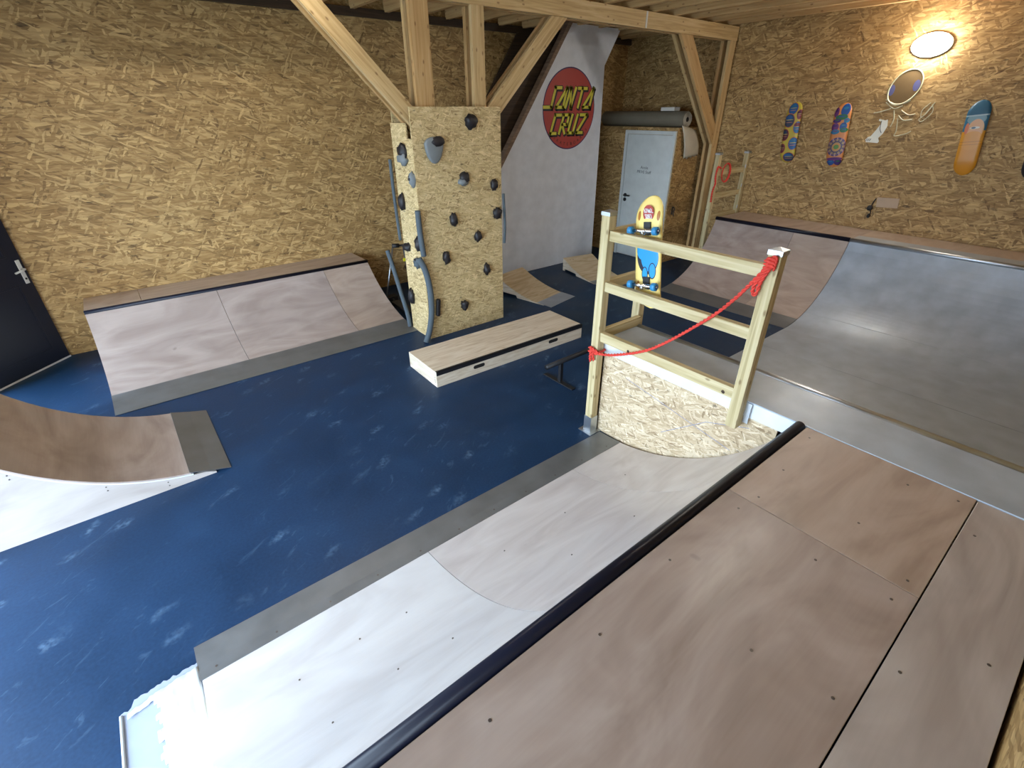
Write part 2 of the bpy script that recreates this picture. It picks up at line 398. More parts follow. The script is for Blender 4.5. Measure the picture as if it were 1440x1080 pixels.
# ------------------------------------------------------------------ timber frame
GAPY = ((4.875, 'pine'), (4.985, 'pine_warm'))
def double(name, p0, p1, w, label, cat='timber', mats=('pine', 'pine_warm'), dy=0):
    t = thing(name, (p0[0], 4.93, min(p0[1], p1[1])), label, cat)
    for (y, _), mt in zip(GAPY, mats): board('board', (p0[0], y+dy, p0[1]), (p1[0], y+dy, p1[1]), w, .05, mt, t)
    return t
bm_ = double('timber_beam', (XL, 3.39), (XR-.02, 3.39), .178, 'long doubled pine beam carrying the ceiling joists', 'beam')
bx('joint_strip', (6.02, 4.843, 3.305), (6.045, 4.85, 3.475), 'carton_white', bm_, 0)
double('timber_post', (2.765, .02), (2.765, 3.30), .20, 'wide doubled timber post rising from the climbing tower beside the long brace', 'post', ('pine_warm', 'pine'))
double('timber_post', (3.425, .02), (3.425, 3.30), .15, 'narrow doubled timber post rising from the climbing tower nearer the stair wall', 'post', ('pine', 'pine_warm'))
double('timber_post', (8.13, 0.0), (8.13, 3.30), .16, 'doubled timber post standing against the deck-hung wall', 'post', ('pine', 'pine_warm'))
def brace(poly, label, mats=('pine', 'pine_warm')):
    t = thing('timber_brace', (sum(p[0] for p in poly)/len(poly), 4.93, min(p[1] for p in poly)), label, 'brace')
    for (y, _), mt in zip(GAPY, mats):
        (xa, za), (xb, zb) = poly[0], poly[1]; a = math.atan2(zb-za, xb-xa)       # grain runs along the first edge
        m = MB().prism(poly, y-.025, y+.025, 'y')
        for k_, v in enumerate(m.v): m.uv[k_] = (v.x*math.cos(a)+v.z*math.sin(a)+v.y*.3, -v.x*math.sin(a)+v.z*math.cos(a)+v.y)
        m.build('board', mt, t, bevel=.003)
    return t
brace([(1.565, 3.299), (2.66, 2.185), (2.66, 2.39), (1.765, 3.299)], 'diagonal timber brace running from the climbing tower up over the quarter pipe')
brace([(3.505, 2.19), (4.655, 3.299), (4.415, 3.299), (3.505, 2.42)], 'diagonal timber brace from the climbing tower towards the white stair wall')
brace([(6.80, 3.299), (8.045, 1.90), (8.045, 2.19), (7.075, 3.299)], 'diagonal timber brace on the post by the vinyl roll', ('pine_warm', 'pine'))

# ------------------------------------------------------------------ stair wall with the round sticker
poly = [(3.52, 0), (6.83, 0), (6.80, 3.01), (7.11, 3.50), (6.05, 3.50)]
ws = struct(MB().prism(poly, 6.20, 6.28, 'y').build('wall_stair', 'white_paint'), 'white painted stair side wall with a slanted edge')
dx, dz = (6.05-3.52), 3.50; ll = math.hypot(dx, dz); nx, nz = -dz/ll, dx/ll
struct(MB().prism([(3.52, 0), (6.05, 3.50), (6.05+nx*.06, 3.50+nz*.06), (3.52+nx*.06, nz*.06)], 6.19, 6.29, 'y').build('trim_2', 'stair_trim', bevel=.003), 'brown timber edging along the slanted edge of the white wall')
st = thing('staircase', (5.0, 6.6, 0), 'dark brown timber staircase rising behind the white wall', 'staircase')
bw = .45; sa = (3.66+nx*bw, nz*bw); sb = (sa[0]+(3.42-sa[1])/dz*dx, 3.42)
for yy in (6.36, 6.86):
    MB().prism([(3.66, .0), (6.13, 3.42), sb, sa], yy, yy+.04, 'y').build('stringer', 'stair_brown', st, bevel=.003)
for i in range(12):
    zz = .20+i*.245; xx = 3.66+zz/dz*dx
    bx('tread', (xx-.26, 6.40, zz+.05), (xx-.04, 6.86, zz+.09), 'stair_brown', st)

LG = thing('logo_sticker', (6.07, 6.2, 1.85), 'round red sticker with slanted yellow lettering on the white stair wall', 'sticker')
LC = (6.07, 2.41)
def disc(c, r0, y0, y1, n=64, rz=None):
    return MB().prism([(c[0]+r0*math.cos(2*math.pi*i/n), c[1]+(rz or r0)*math.sin(2*math.pi*i/n)) for i in range(n)], y0, y1, 'y')
disc(LC, .558, 6.1985, 6.1999).build('rim', 'logo_purple', LG); disc(LC, .542, 6.197, 6.1985).build('disc', 'logo_red', LG)
GL = {'S': [[(.95, 1), (.42, 1), (.42, 0), (-.25, 0)]], 'A': [[(0, 0), (.62, 1), (.68, 0), (0, 0)]], 'N': [[(.02, 0), (.10, 1), (.52, 0), (.60, 1)]],
      'T': [[(-.02, 1), (.80, 1)], [(.38, 1), (.38, 0)]], 'C': [[(.66, 1), (.10, 1), (.06, 0), (.58, 0)]], 'R': [[(.02, 0), (.06, 1), (.60, 1), (.58, .48), (.12, .48), (.56, 0)]],
      'U': [[(.04, 1), (.02, 0), (.54, 0), (.58, 1)]], 'Z': [[(0, 1), (.66, 1), (.02, 0), (.62, 0)]]}
def lettering(word, x0, z0, adv, h, w, slant, P):
    """list of stroke quads; P maps (x,z) to a 3d point at given layer"""
    out = []
    for i, ch in enumerate(word):
        for pl_ in GL[ch]:
            q = [Vector((x0+i*adv+px*adv*1.12+pz*h*slant, z0+pz*h)) for px, pz in pl_]
            for a, b in zip(q, q[1:]):
                d = (b-a).normalized(); n = Vector((-d.y, d.x))*w/2; a2, b2 = a-d*w*.42, b+d*w*.42
                out.append([a2+n, b2+n, b2-n, a2-n])
    return out
def letter_part(name, quads, off, y, mat, parent, thick=.0012):
    m = MB()
    for q in quads: m.prism([(p.x+off[0], p.y+off[1]) for p in q], y-thick, y, 'y')
    return m.build(name, mat, parent)
rows = (('SANTA', 5.585, 2.44, .193, .255), ('CRUZ', 5.665, 2.085, .190, .250))
for wd_, x0, z0, adv, h in rows:
    k = 0
    for ch in wd_:
        qs = lettering(ch, x0+k*adv, z0, adv, h, .064, .34, None); q2 = lettering(ch, x0+k*adv, z0, adv, h, .042, .34, None)
        s_ = letter_part('letter_shadow', qs, (.018, -.018), 6.197, 'logo_black', LG)
        letter_part('letter_shadow', qs, (.004, -.002), 6.1958, 'logo_black', LG)
        letter_part('letter', q2, (0, 0), 6.1946-.0005*(k % 2), 'logo_yellow', LG); k += 1
for i, ch in enumerate('SKATEBOARDS'):
    a = math.radians(-128+i*9.2); r = .485
    text_obj('small_letter', ch, .062, 'logo_black', LG, basis((-math.sin(a), 0, math.cos(a)), (-math.cos(a), 0, -math.sin(a)), (0, -1, 0), (LC[0]+r*math.cos(a), 6.1962, LC[1]+r*math.sin(a))))

# ------------------------------------------------------------------ cabin in the corner with the white door
CX, CY, CZ = 7.40, 5.08, 2.13
struct(bx('wall_cabin', (CX, CY, 0), (CX+.06, YB, CZ), 'osb', bevel=0), 'low strand-board partition holding the white door')
struct(bx('wall_cabin_end', (CX+.06, CY, 0), (XR, CY+.06, CZ), 'osb', bevel=0), 'narrow strand-board end of the corner cabin beside the timber post')
struct(bx('ceiling_cabin', (CX-.02, CY-.01, CZ), (XR, YB, CZ+.02), 'osb', bevel=0), 'strand-board roof of the corner cabin')
dr = thing('door_1', (CX-.01, 5.58, 0), 'white interior door with black handle in the cabin partition', 'door', kind='structure')
y0, y1, zt = 5.095, 6.115, 2.10
bx('door_leaf', (CX-.025, y0+.06, .01), (CX-.001, y1-.06, zt-.06), 'door_white', dr)
for n_, lo, hi in (('frame_jamb', (CX-.035, y0, 0), (CX, y0+.055, zt)), ('frame_jamb', (CX-.035, y1-.055, 0), (CX, y1, zt)), ('frame_head', (CX-.035, y0+.055, zt-.055), (CX, y1-.055, zt))): bx(n_, lo, hi, 'door_white', dr)
h = MB().tube([(CX-.026, 5.985, 1.06), (CX-.075, 5.985, 1.06), (CX-.075, 5.86, 1.06)], .013, 8); h.build('handle', 'black_steel', dr, smooth=True)
for zz in (1.06, .985): MB().tube([(CX-.036, 5.985, zz), (CX-.025, 5.985, zz)], .032, 16).build('rosette', 'black_steel', dr)
for i, (tx, zz) in enumerate((('Accès', 1.535), ('PRIVE Staff', 1.465))):
    text_obj('sign_text', tx, .066, 'print_grey', dr, basis((0, -1, 0), (0, 0, 1), (-1, 0, 0), (CX-.0262, 5.635, zz)))
hk = thing('coat_hook', (7.55, CY, .80), 'small black hook on the narrow cabin end wall', 'hook')
bx('hook_plate', (7.535, CY-.006, .82), (7.565, CY, .95), 'black_steel', hk)
MB().tube([(7.55, CY-.004, .93), (7.55, CY-.03, .95), (7.55, CY-.045, .92), (7.55, CY-.03, .84), (7.55, CY-.045, .80)], .008, 6).build('hook_arm', 'black_steel', hk, smooth=True)

vr = thing('vinyl_roll', (7.58, 5.9, CZ+.02), 'rolled sheet of grey-beige vinyl lying on top of the corner cabin', 'roll')
rc = (7.60, CZ+.02+.115)
MB().tube([(rc[0], 5.09, rc[1]), (rc[0], 5.9, rc[1]+.003), (rc[0], 6.80, rc[1])], .115, 24).build('roll_body', 'vinyl_olive', vr, smooth=False)
sp = []; rib = MB()
for i in range(100):
    a = i*.26; r = .035+.078*i/99; sp.append((rc[0]+r*math.cos(a), 5.084, rc[1]+r*math.sin(a)))
rib.tube(sp, .004, 5); rib.build('spiral_edge', 'vinyl_cream', vr)
MB().tube([(rc[0], 5.082, rc[1]), (rc[0], 5.095, rc[1])], .034, 14).build('core_hole', 'dark_void', vr)
cb = bx('white_carton', (7.52, 5.30, rc[1]+.118), (7.68, 5.56, rc[1]+.170), 'carton_white', bevel=.006)
tag(cb, 'flat white carton resting on the vinyl roll', 'box')
fl = MB(); n = 10
vs = []; 
for j in range(9):
    for i in range(n+1):
        t_ = j/8; u = i/n; xx = 7.44+.17*t_+u*.42; zz = CZ+.05-.48*t_*(1-.2*u)-.07*u+(.02*math.sin(i*2.3) if j == 8 else 0)
        yy = CY-.020-.028*math.sin(math.pi*t_)-.008*math.sin(u*5)
        vs.append((xx, yy, zz))
fl.add(vs, [(j*(n+1)+i, j*(n+1)+i+1, (j+1)*(n+1)+i+1, (j+1)*(n+1)+i) for j in range(8) for i in range(n)])
o = fl.build('vinyl_flap', 'vinyl_cream', smooth=True); so = o.modifiers.new('s', 'SOLIDIFY'); so.thickness = .006
tag(o, 'torn cream vinyl offcut hanging over the cabin edge by the brace', 'offcut')

# ------------------------------------------------------------------ small quarter pipe along the back wall
QX0, QX1, QY0, QYC, QZ = -.565, 2.54, 5.11, 6.44, .60
R1 = radius(QYC-QY0, QZ)
q1 = thing('quarter_pipe', ((QX0+QX1)/2, 6.0, 0), 'low quarter pipe of pinkish plywood along the back wall', 'ramp')
f = lambda y: R1-math.sqrt(R1*R1-(y-QY0)**2)
cuts = [QX0, .66, 1.92, QX1]
for i in range(3):
    MB().slab(arc(QY0, QYC-.02, R1, .006, 22, QY0+.34), cuts[i]+.002, cuts[i+1]-.002, .012, 'x').build('ramp_sheet', ('ply_rose', 'ply_rose', 'ply_tan')[i], q1)
MB().slab([(QY0, .006)]+[(y, f(y)+.010) for y in (QY0+.12, QY0+.24, QY0+.36)], QX0, QX1, .003, 'x').build('floor_plate', 'steel', q1)
for i, (a, b) in enumerate(((QX0, -.065), (-.061, QX1))): bx('deck_sheet', (a, QYC+.03, QZ-.012), (b, YB-.003, QZ+.006), 'ply_tan', q1)
MB().tube([(QX0, QYC+.005, QZ-.012), (QX1, QYC+.005, QZ-.012)], .028, 14).build('coping', 'black_pipe', q1, smooth=True)
sp_ = [(y, z-.014) for y, z in arc(QY0, QYC, R1, .006, 20, QY0+.05)]
for xa in (QX0+.01, QX1-.03): MB().prism(sp_+[(QYC+.05, QZ-.014), (YB-.003, QZ-.014), (YB-.003, 0), (QY0+.05, 0)], xa, xa+.018, 'x').build('side_panel', 'ply_pale', q1)

# ------------------------------------------------------------------ quarter pipe in front with its standing deck
PX0, PX1, PY0, PYC, PZ = -.370, 2.676, 2.18, .750, .846
R2 = radius(PY0-PYC, PZ-.01)
q2 = thing('quarter_pipe', (1.15, 1.2, 0), 'big quarter pipe with pale transition sheets, black coping and brown plywood deck', 'ramp')
g = lambda y: R2-math.sqrt(R2*R2-(PY0-y)**2)
cuts = [PX0, .873, 2.13, PX1]
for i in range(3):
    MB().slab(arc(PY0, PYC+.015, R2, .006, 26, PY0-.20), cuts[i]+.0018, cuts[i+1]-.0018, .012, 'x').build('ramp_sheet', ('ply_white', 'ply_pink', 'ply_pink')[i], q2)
MB().slab([(PY0, .006)]+[(PY0-t_, g(PY0-t_)+.0095) for t_ in (.07, .15, .226)], PX0-.005, PX1, .003, 'x').build('floor_plate', 'steel', q2)
MB().tube([(PX0, PYC, PZ-.012), (PX1, PYC, PZ-.012)], .030, 16).build('coping', 'black_pipe', q2, smooth=True)
DE = PYC-.036
bx('deck_sheet', (1.8645, -.031, PZ-.018), (PX1, DE, PZ), 'ply_tan', q2)
bx('deck_sheet', (PX0, -.031, PZ-.018), (1.8615, DE, PZ), 'ply_brown', q2)
bx('deck_sheet', (PX0, YF+.014, PZ-.022), (PX1, -.036, PZ-.002), 'ply_grey', q2)
sp_ = [(y, z-.014) for y, z in arc(PY0, PYC, R2, .006, 22, PY0-.06)]
for xa in (PX0+.008, PX1-.030): MB().prism(sp_+[(PYC-.05, PZ-.025), (YF+.014, PZ-.025), (YF+.014, 0), (PY0-.06, 0)], xa, xa+.018, 'x').build('side_panel', 'osb_pale', q2)
for yy in (1.5, .70, .3, -.1): bx('support_rib', (PX0+.04, yy-.02, 0), (PX1-.04, yy+.02, min(PZ, g(max(yy, PYC)))-.05), 'pine', q2)
scr = MB()
for (x_, y_) in [(2.58, .66), (2.2, .62), (1.92, .60), (2.55, .2), (2.1, .25), (1.92, .02), (2.6, .02), (1.78, .62), (1.3, .64), (.85, .60), (1.75, .28), (1.2, .25), (1.78, .03), (1.25, .02), (.8, .05), (.4, .62), (.4, .2)]:
    scr.tube([(x_, y_, PZ-.002), (x_, y_, PZ+.0012)], .0055, 8)
for (x_, y_) in [(2.4, -.08), (1.5, -.08), (1.0, -.08), (1.75, -.25)]: scr.tube([(x_, y_, PZ-.004), (x_, y_, PZ-.0008)], .0055, 8)
for i in range(11):
    x_ = PX0+.07+i*.285; y_ = PY0-.19; scr.tube([(x_, y_, g(y_)+.004), (x_, y_, g(y_)+.0115)], .006, 8)
for (x_, y_) in [(.0, 1.6), (.3, 1.62), (.55, 1.6), (.35, 1.25), (.6, 1.2), (.05, 1.2), (1.2, 1.6), (1.7, 1.6), (1.35, 1.2), (1.8, 1.15), (2.3, 1.6)]:
    scr.tube([(x_, y_, g(y_)), (x_, y_, g(y_)+.0085)], .0045, 8)
o = scr.build('screw_heads', 'screw', q2); o['kind'] = 'stuff'

# ------------------------------------------------------------------ near-left jump ramp
JX, JY0, JY1 = .10, 3.655, 4.69
q3 = thing('jump_ramp', (-.6, 4.17, 0), 'narrow curved plywood ramp with pale side near the navy door', 'ramp')
zz3 = lambda x: .055+1.48-math.sqrt(1.48**2-(x-JX)**2)
JL = -1.22
MB().slab([(JX-.25+(JL-JX+.25)*i/24, zz3(JX-.25+(JL-JX+.25)*i/24)) for i in range(25)], JY0, JY1, .012, 'y').build('ramp_sheet', 'ply_brown', q3)
MB().slab([(JX, .005), (JX-.13, .040), (JX-.26, .084)], JY0-.004, JY1+.004, .003, 'y').build('floor_plate', 'steel', q3)
pr = [(JX-.10-(JX-.10-JL)*i/20, max(0.012, zz3(JX-.10-(JX-.10-JL)*i/20)-.026-(.028 if i < 1 else 0))) for i in range(21)]
for ya in (JY0+.001, JY1-.019): MB().prism(pr+[(XL+.02, zz3(JL)-.026), (XL+.02, 0), (JX-.10, 0)], ya, ya+.018, 'y').build('side_panel', 'ply_pale', q3)
MB().slab([(JX-.24+(JL-JX+.24)*i/24, zz3(JX-.24+(JL-JX+.24)*i/24)-.013) for i in range(25)], JY0-.001, JY1+.001, .010, 'y').build('under_sheet', 'seal_white', q3)
bx('deck_sheet', (XL+.02, JY0, zz3(JL)-.012), (JL-.03, JY1, zz3(JL)+.006), 'ply_brown', q3)
MB().tube([(JL-.01, JY0, zz3(JL)-.01), (JL-.01, JY1, zz3(JL)-.01)], .028, 12).build('coping', 'black_pipe', q3, smooth=True)
sc3 = MB()
for x_ in (-.30, -.62, -1.0):
    for dz_ in (.045, .075): sc3.tube([(x_, JY0-.001, zz3(x_)-dz_), (x_, JY0+.003, zz3(x_)-dz_)], .005, 6)
o = sc3.build('screw_heads', 'screw', q3); o['kind'] = 'stuff'

# ------------------------------------------------------------------ steel mini ramp and wooden quarter on the right
MX0, MYE, MZ = 2.70, 2.25, .846
CXN = 3.11; RX0, RXC, RZ = 6.15, 7.43, .915
R3 = radius(RXC-RX0, RZ); NX0 = CXN+1.24; R4 = radius(1.24, MZ)
mr = thing('steel_mini_ramp', (5.4, 1.0, 0), 'wide mini ramp covered in grey sheet steel', 'ramp')
ye0, ye1 = YF+.01, MYE
bx('deck_sheet', (MX0-.0225, ye0, MZ-.004), (CXN-.03, ye1, MZ+.004), 'silver', mr, .001)
MB().tube([(CXN, ye0, MZ-.008), (CXN, ye1, MZ-.008)], .026, 14).build('coping', 'galvanised', mr, smooth=True)
MB().slab(arc(NX0, CXN+.02, R4, .006, 24), ye0, ye1, .008, 'y').build('transition_sheet', 'silver', mr)
bx('flat_sheet', (NX0, ye0, .0), (5.448, ye1, .006), 'silver', mr, 0); bx('flat_sheet', (5.452, ye0, .0), (RX0, ye1, .006), 'silver', mr, 0)
pa = arc(RX0, RXC-.012, R3, .006, 28)
MB().slab(pa[:12], ye0, ye1, .008, 'y').build('transition_sheet', 'silver', mr); MB().slab([(a+.0, b+.0015) for a, b in pa[11:]], ye0, ye1, .008, 'y').build('transition_sheet', 'silver', mr)
MB().tube([(RXC, ye0, RZ-.006), (RXC, ye1, RZ-.006)], .026, 14).build('coping', 'galvanised', mr, smooth=True)
bx('back_deck', (RXC+.03, ye0, RZ-.016), (XR-.003, ye1, RZ+.004), 'ply_tan', mr); bx('back_deck_steel', (RXC+.03, ye0, RZ+.004), (RXC+.30, ye1-.0, RZ+.006), 'silver', mr, 0)
prof = [(MX0, MZ-.03), (CXN-.05, MZ-.03)]+[(a, b-.02) for a, b in arc(NX0, CXN+.02, R4, .006, 16)][::-1]
MB().prism([(NX0-.06, 0), (MX0, 0)]+prof[:2]+[(a, max(.001, b-.012)) for a, b in arc(NX0, CXN+.02, R4, .006, 16)[::-1][:-1]], ye1-.02, ye1-.002, 'y').build('end_panel', 'osb', mr)
MB().prism([(RX0+.10, 0), (XR-.003, 0), (XR-.003, RZ-.03), (RXC, RZ-.03)]+[(a, max(.002, b-.012)) for a, b in pa[::-1][:-3]], ye1-.02, ye1-.002, 'y').build('end_panel', 'osb', mr)
sdp = bx('side_panel', (MX0, .86, .0), (MX0+.018, MYE-.005, .75), 'osb_pale', mr, .001)
bx('edge_board', (MX0-.010, ye0, .735), (MX0+.012, MYE, MZ-.007), 'white_board', mr, .002)
bx('gap_shade', (MX0+.02, .30, .0), (MX0+.06, .70, .73), 'dark_void', mr, 0)  # near-black block, the shade of the open gap put into its colour
pm = MB()
for a, b in (((1.62, .30), (1.30, .56)), ((1.30, .56), (1.02, .66)), ((2.0, .60), (1.1, .44))):
    d = Vector((0, b[0]-a[0], b[1]-a[1])).normalized(); n_ = Vector((0, -d.z, d.y))*.0016
    A_, B_ = Vector((MX0-.0006, *a)), Vector((MX0-.0006, *b)); pm.add([A_+n_, B_+n_, B_-n_, A_-n_], [(0, 1, 2, 3)])
pm.build('pencil_line', 'pencil_blue', sdp)

q5 = thing('quarter_pipe', (7.2, 3.2, 0), 'brown plywood quarter pipe beside the steel ramp under the wall decks', 'ramp')
WY1 = 4.17
f5 = lambda x: R3-math.sqrt(R3*R3-(x-RX0)**2)
cy = [MYE+.004, 2.96, WY1]
for i in range(2): MB().slab(arc(RX0, RXC-.012, R3, .006, 24, RX0+.30), cy[i]+.002, cy[i+1]-.002, .012, 'y').build('ramp_sheet', ('ply_tan', 'ply_brown')[i], q5)
MB().slab([(RX0, .006)]+[(x_, f5(x_)+.010) for x_ in (RX0+.1, RX0+.2, RX0+.32)], cy[0], WY1, .003, 'y').build('floor_plate', 'steel', q5)
MB().tube([(RXC, cy[0], RZ-.006), (RXC, WY1, RZ-.006)], .028, 14).build('coping', 'black_pipe', q5, smooth=True)
bx('deck_sheet', (RXC+.03, cy[0], RZ-.016), (XR-.003, WY1, RZ+.004), 'ply_brown', q5)
MB().prism([(RX0+.12, 0), (XR-.003, 0), (XR-.003, RZ-.03), (RXC, RZ-.03)]+[(a, max(.002, b-.014)) for a, b in pa[::-1][:-4]], WY1-.022, WY1-.004, 'y').build('side_panel', 'osb', q5)

# ------------------------------------------------------------------ climbing tower
BX0, BX1, BY0, BY1, BZ = 2.535, 3.64, 4.785, 5.23, 2.437
tw = thing('climbing_tower', ((BX0+BX1)/2, 5.0, 0), 'boxed strand-board climbing tower studded with holds', 'climbing wall')
bx('front_panel', (BX0, BY0, 0), (BX1, BY0+.018, BZ), 'osb_fine', tw, .001)
m = MB(); m.box((BX0, BY0+.019, 0), (BX0+.018, BY1, 2.16)); m.build('side_panel', 'osb_fine', tw)
bx('side_panel', (BX0, BY0+.115, 2.161), (BX0+.018, BY1, 2.295), 'osb_fine', tw, .001)
bx('side_panel', (BX1-.018, BY0+.019, 0), (BX1, BY1, 2.29), 'osb_fine', tw, .001); bx('back_panel', (BX0+.019, BY1-.018, 0), (BX1-.019, BY1, BZ), 'osb_fine', tw, .001)
def hold(c, r, seed, mat='hold_black', amp=.35, name='climbing_hold'):
    o = MB().blob(c, r, seed, amp, 12, 8).build(name, mat, tw, smooth=True); return o
yh = BY0-.006
big = MB().prism([(2.76+.115*math.sin(t_)*(1-.0*t_)*(.96 if math.cos(t_) > 0 else .9+.1*math.cos(t_)), 2.09+(.085*math.cos(t_) if math.cos(t_) > 0 else .165*math.cos(t_))) for t_ in [i*math.pi/10 for i in range(20)]], BY0-.055, BY0, 'y').build('climbing_hold', 'hold_grey', tw, bevel=.02, smooth=True)
hold((2.80, BY0-.050, 2.130), (.078, .022, .050), 3, 'hold_black', .2, 'hold_pocket')
for i, (x_, z_, rx, rz, mt) in enumerate(((3.24, 2.30, .075, .068, 'hold_black'), (3.12, 1.765, .058, .060, 'hold_black'), (3.105, 1.725, .060, .045, 'hold_grey'), (3.52, 1.66, .045, .060, 'hold_black'), (2.82, .94, .045, .070, 'hold_black'), (3.38, .70, .045, .070, 'hold_black'),
        (3.03, .32, .045, .062, 'hold_black'), (2.95, 1.34, .045, .070, 'hold_black'), (3.27, 1.12, .050, .060, 'hold_black'), (3.56, 1.34, .055, .066, 'hold_black'))):
    hold((x_, yh-.012, z_), (rx, .042, rz), i*1.7+.3, mt)
MB().prism([(2.62, .28), (2.665, .27), (2.69, .48), (2.645, .49)], BY0-.05, BY0, 'y').build('climbing_hold', 'hold_black', tw, bevel=.014)
for i, (y_, z_, ry, rz, mt) in enumerate(((4.99, 2.04, .075, .075, 'hold_black'), (4.99, 1.97, .085, .060, 'hold_grey'), (4.83, 1.78, .045, .075, 'hold_grey'), (4.845, 1.80, .035, .05, 'hold_black'), (5.13, 1.53, .06, .085, 'hold_black'), (5.13, 1.04, .07, .045, 'hold_black'), (4.90, .90, .045, .06, 'foam_grey'), (4.92, .91, .04, .045, 'hold_black'), (5.14, .44, .05, .085, 'hold_black'), (4.84, 1.13, .05, .075, 'hold_black'))):
    hold((BX0-.012, y_, z_), (.045, ry, rz), i*2.3+9, mt)
fm = [((2.505, 4.755, 1.49), (2.508, 4.755, 1.25), (2.525, 4.75, 1.01)), ((2.47, 4.77, .99), (2.52, 4.74, .85), (2.55, 4.725, .62), (2.54, 4.72, .36), (2.49, 4.715, .15), (2.43, 4.715, .012)),
      ((2.50, 5.26, 1.95), (2.495, 5.25, 1.55), (2.505, 5.245, 1.10)), ((2.44, 5.50, .94), (2.45, 5.42, .75), (2.47, 5.33, .45), (2.49, 5.26, .2), (2.495, 5.235, .03)), ((3.655, 4.77, 1.55), (3.668, 4.765, 1.2), (3.66, 4.77, .98))]
for p_, r_ in zip(fm, (.030, .034, .018, .026, .016)):
    pts = []
    for i in range(len(p_)-1):
        p0, p1, p2, p3 = (Vector(p_[max(0, min(len(p_)-1, k))]) for k in (i-1, i, i+1, i+2))
        for j in range(6):
            t_ = j/6; pts.append(.5*((2*p1)+(p2-p0)*t_+(2*p0-5*p1+4*p2-p3)*t_*t_+(3*p1-p0-3*p2+p3)*t_**3))
    pts.append(Vector(p_[-1])); MB().tube(pts, r_, 12).build('foam_tube', 'foam_grey', tw, smooth=True)
# things stowed behind the tower
sc = thing('kick_scooter', (2.70, 5.8, 0), 'black kick scooter parked in the dark behind the climbing tower', 'scooter')
MB().tube([(2.70, 5.45, .055), (2.70, 5.58, .9), (2.70, 5.585, .95)], .018, 8).build('steering_column', 'black_steel', sc, smooth=True)
MB().tube([(2.58, 5.60, .955), (2.70, 5.585, .95), (2.84, 5.57, .945)], .013, 8).build('handlebar', 'black_steel', sc, smooth=True)
for a, b in (((2.56, 5.603, .956), (2.64, 5.592, .953)), ((2.76, 5.578, .947), (2.85, 5.568, .944))): MB().tube([a, b], .025, 10).build('grip', 'black_rubber', sc, smooth=True)
bx('deck', (2.64, 5.52, .07), (2.76, 6.05, .095), 'black_steel', sc)
for y_ in (5.44, 6.10): MB().tube([(2.685, y_, .055), (2.715, y_, .055)], .055, 16).build('wheel', 'black_rubber', sc)
bx('tag', (2.655, 5.54, .76), (2.735, 5.55, .80), 'yellow_tag', sc)
br = thing('broom', (2.72, 6.3, 0), 'grey-handled broom leaning in the corner behind the climbing tower', 'broom')
MB().tube([(2.70, 6.34, .03), (2.94, 6.42, .75)], .012, 8).build('handle', 'galvanised', br, smooth=True)
bx('brush', (2.60, 6.28, 0), (2.86, 6.40, .07), 'black_rubber', br)

# ------------------------------------------------------------------ grind ledge, rail, kickers
rl = math.radians(-1.2)
lg = thing('grind_ledge', (1.985, 3.71, 0), 'long low plywood grind box with black steel edge and hand slots', 'grind box')
Lx, Ly, Lz = 1.99, .59, .172
bx('box_body', (1.985, 3.713, 0), (1.985+Lx, 3.71+Ly, Lz), 'ply_birch', lg, .002)
m = MB(); m.box((1.987, 3.707, Lz-.042), (1.983+Lx, 3.7125, Lz+.003)); m.box((1.987, 3.707, Lz), (1.983+Lx, 3.735, Lz+.003)); m.build('steel_edge', 'black_steel', lg)
for x_ in (2.49, 3.52):
    m = MB().prism([(x_-.05+(.02*math.cos(a)-.0), .085+.02*math.sin(a)) for a in [math.pi/2+math.pi*i/6 for i in range(7)]]+[(x_+.05+.02*math.cos(a), .085+.02*math.sin(a)) for a in [-math.pi/2+math.pi*i/6 for i in range(7)]], 3.7112, 3.714, 'y'); m.build('hand_slot', 'dark_void', lg)
for t_, z_ in (('S', .10), ('O', .075), ('5', .05)): text_obj('stamp', t_, .022, 'print_grey', lg, basis((0, -1, 0), (0, 0, 1), (-1, 0, 0), (1.9846, 3.745, z_)))
lg.rotation_euler.z = rl

gr = thing('grind_rail', (3.4, 3.03, 0), 'low black round grind rail on T-shaped feet behind the guard post', 'grind rail')
MB().tube([(2.80, 3.01, .245), (4.02, 3.04, .245)], .025, 14).build('rail_pipe', 'black_steel', gr, smooth=True)
for x_ in (3.01, 3.80):
    bx('rail_leg', (x_-.018, 3.005, .012), (x_+.018, 3.04, .225), 'black_steel', gr); bx('rail_foot', (x_-.025, 2.83, 0), (x_+.025, 3.25, .012), 'black_steel', gr)

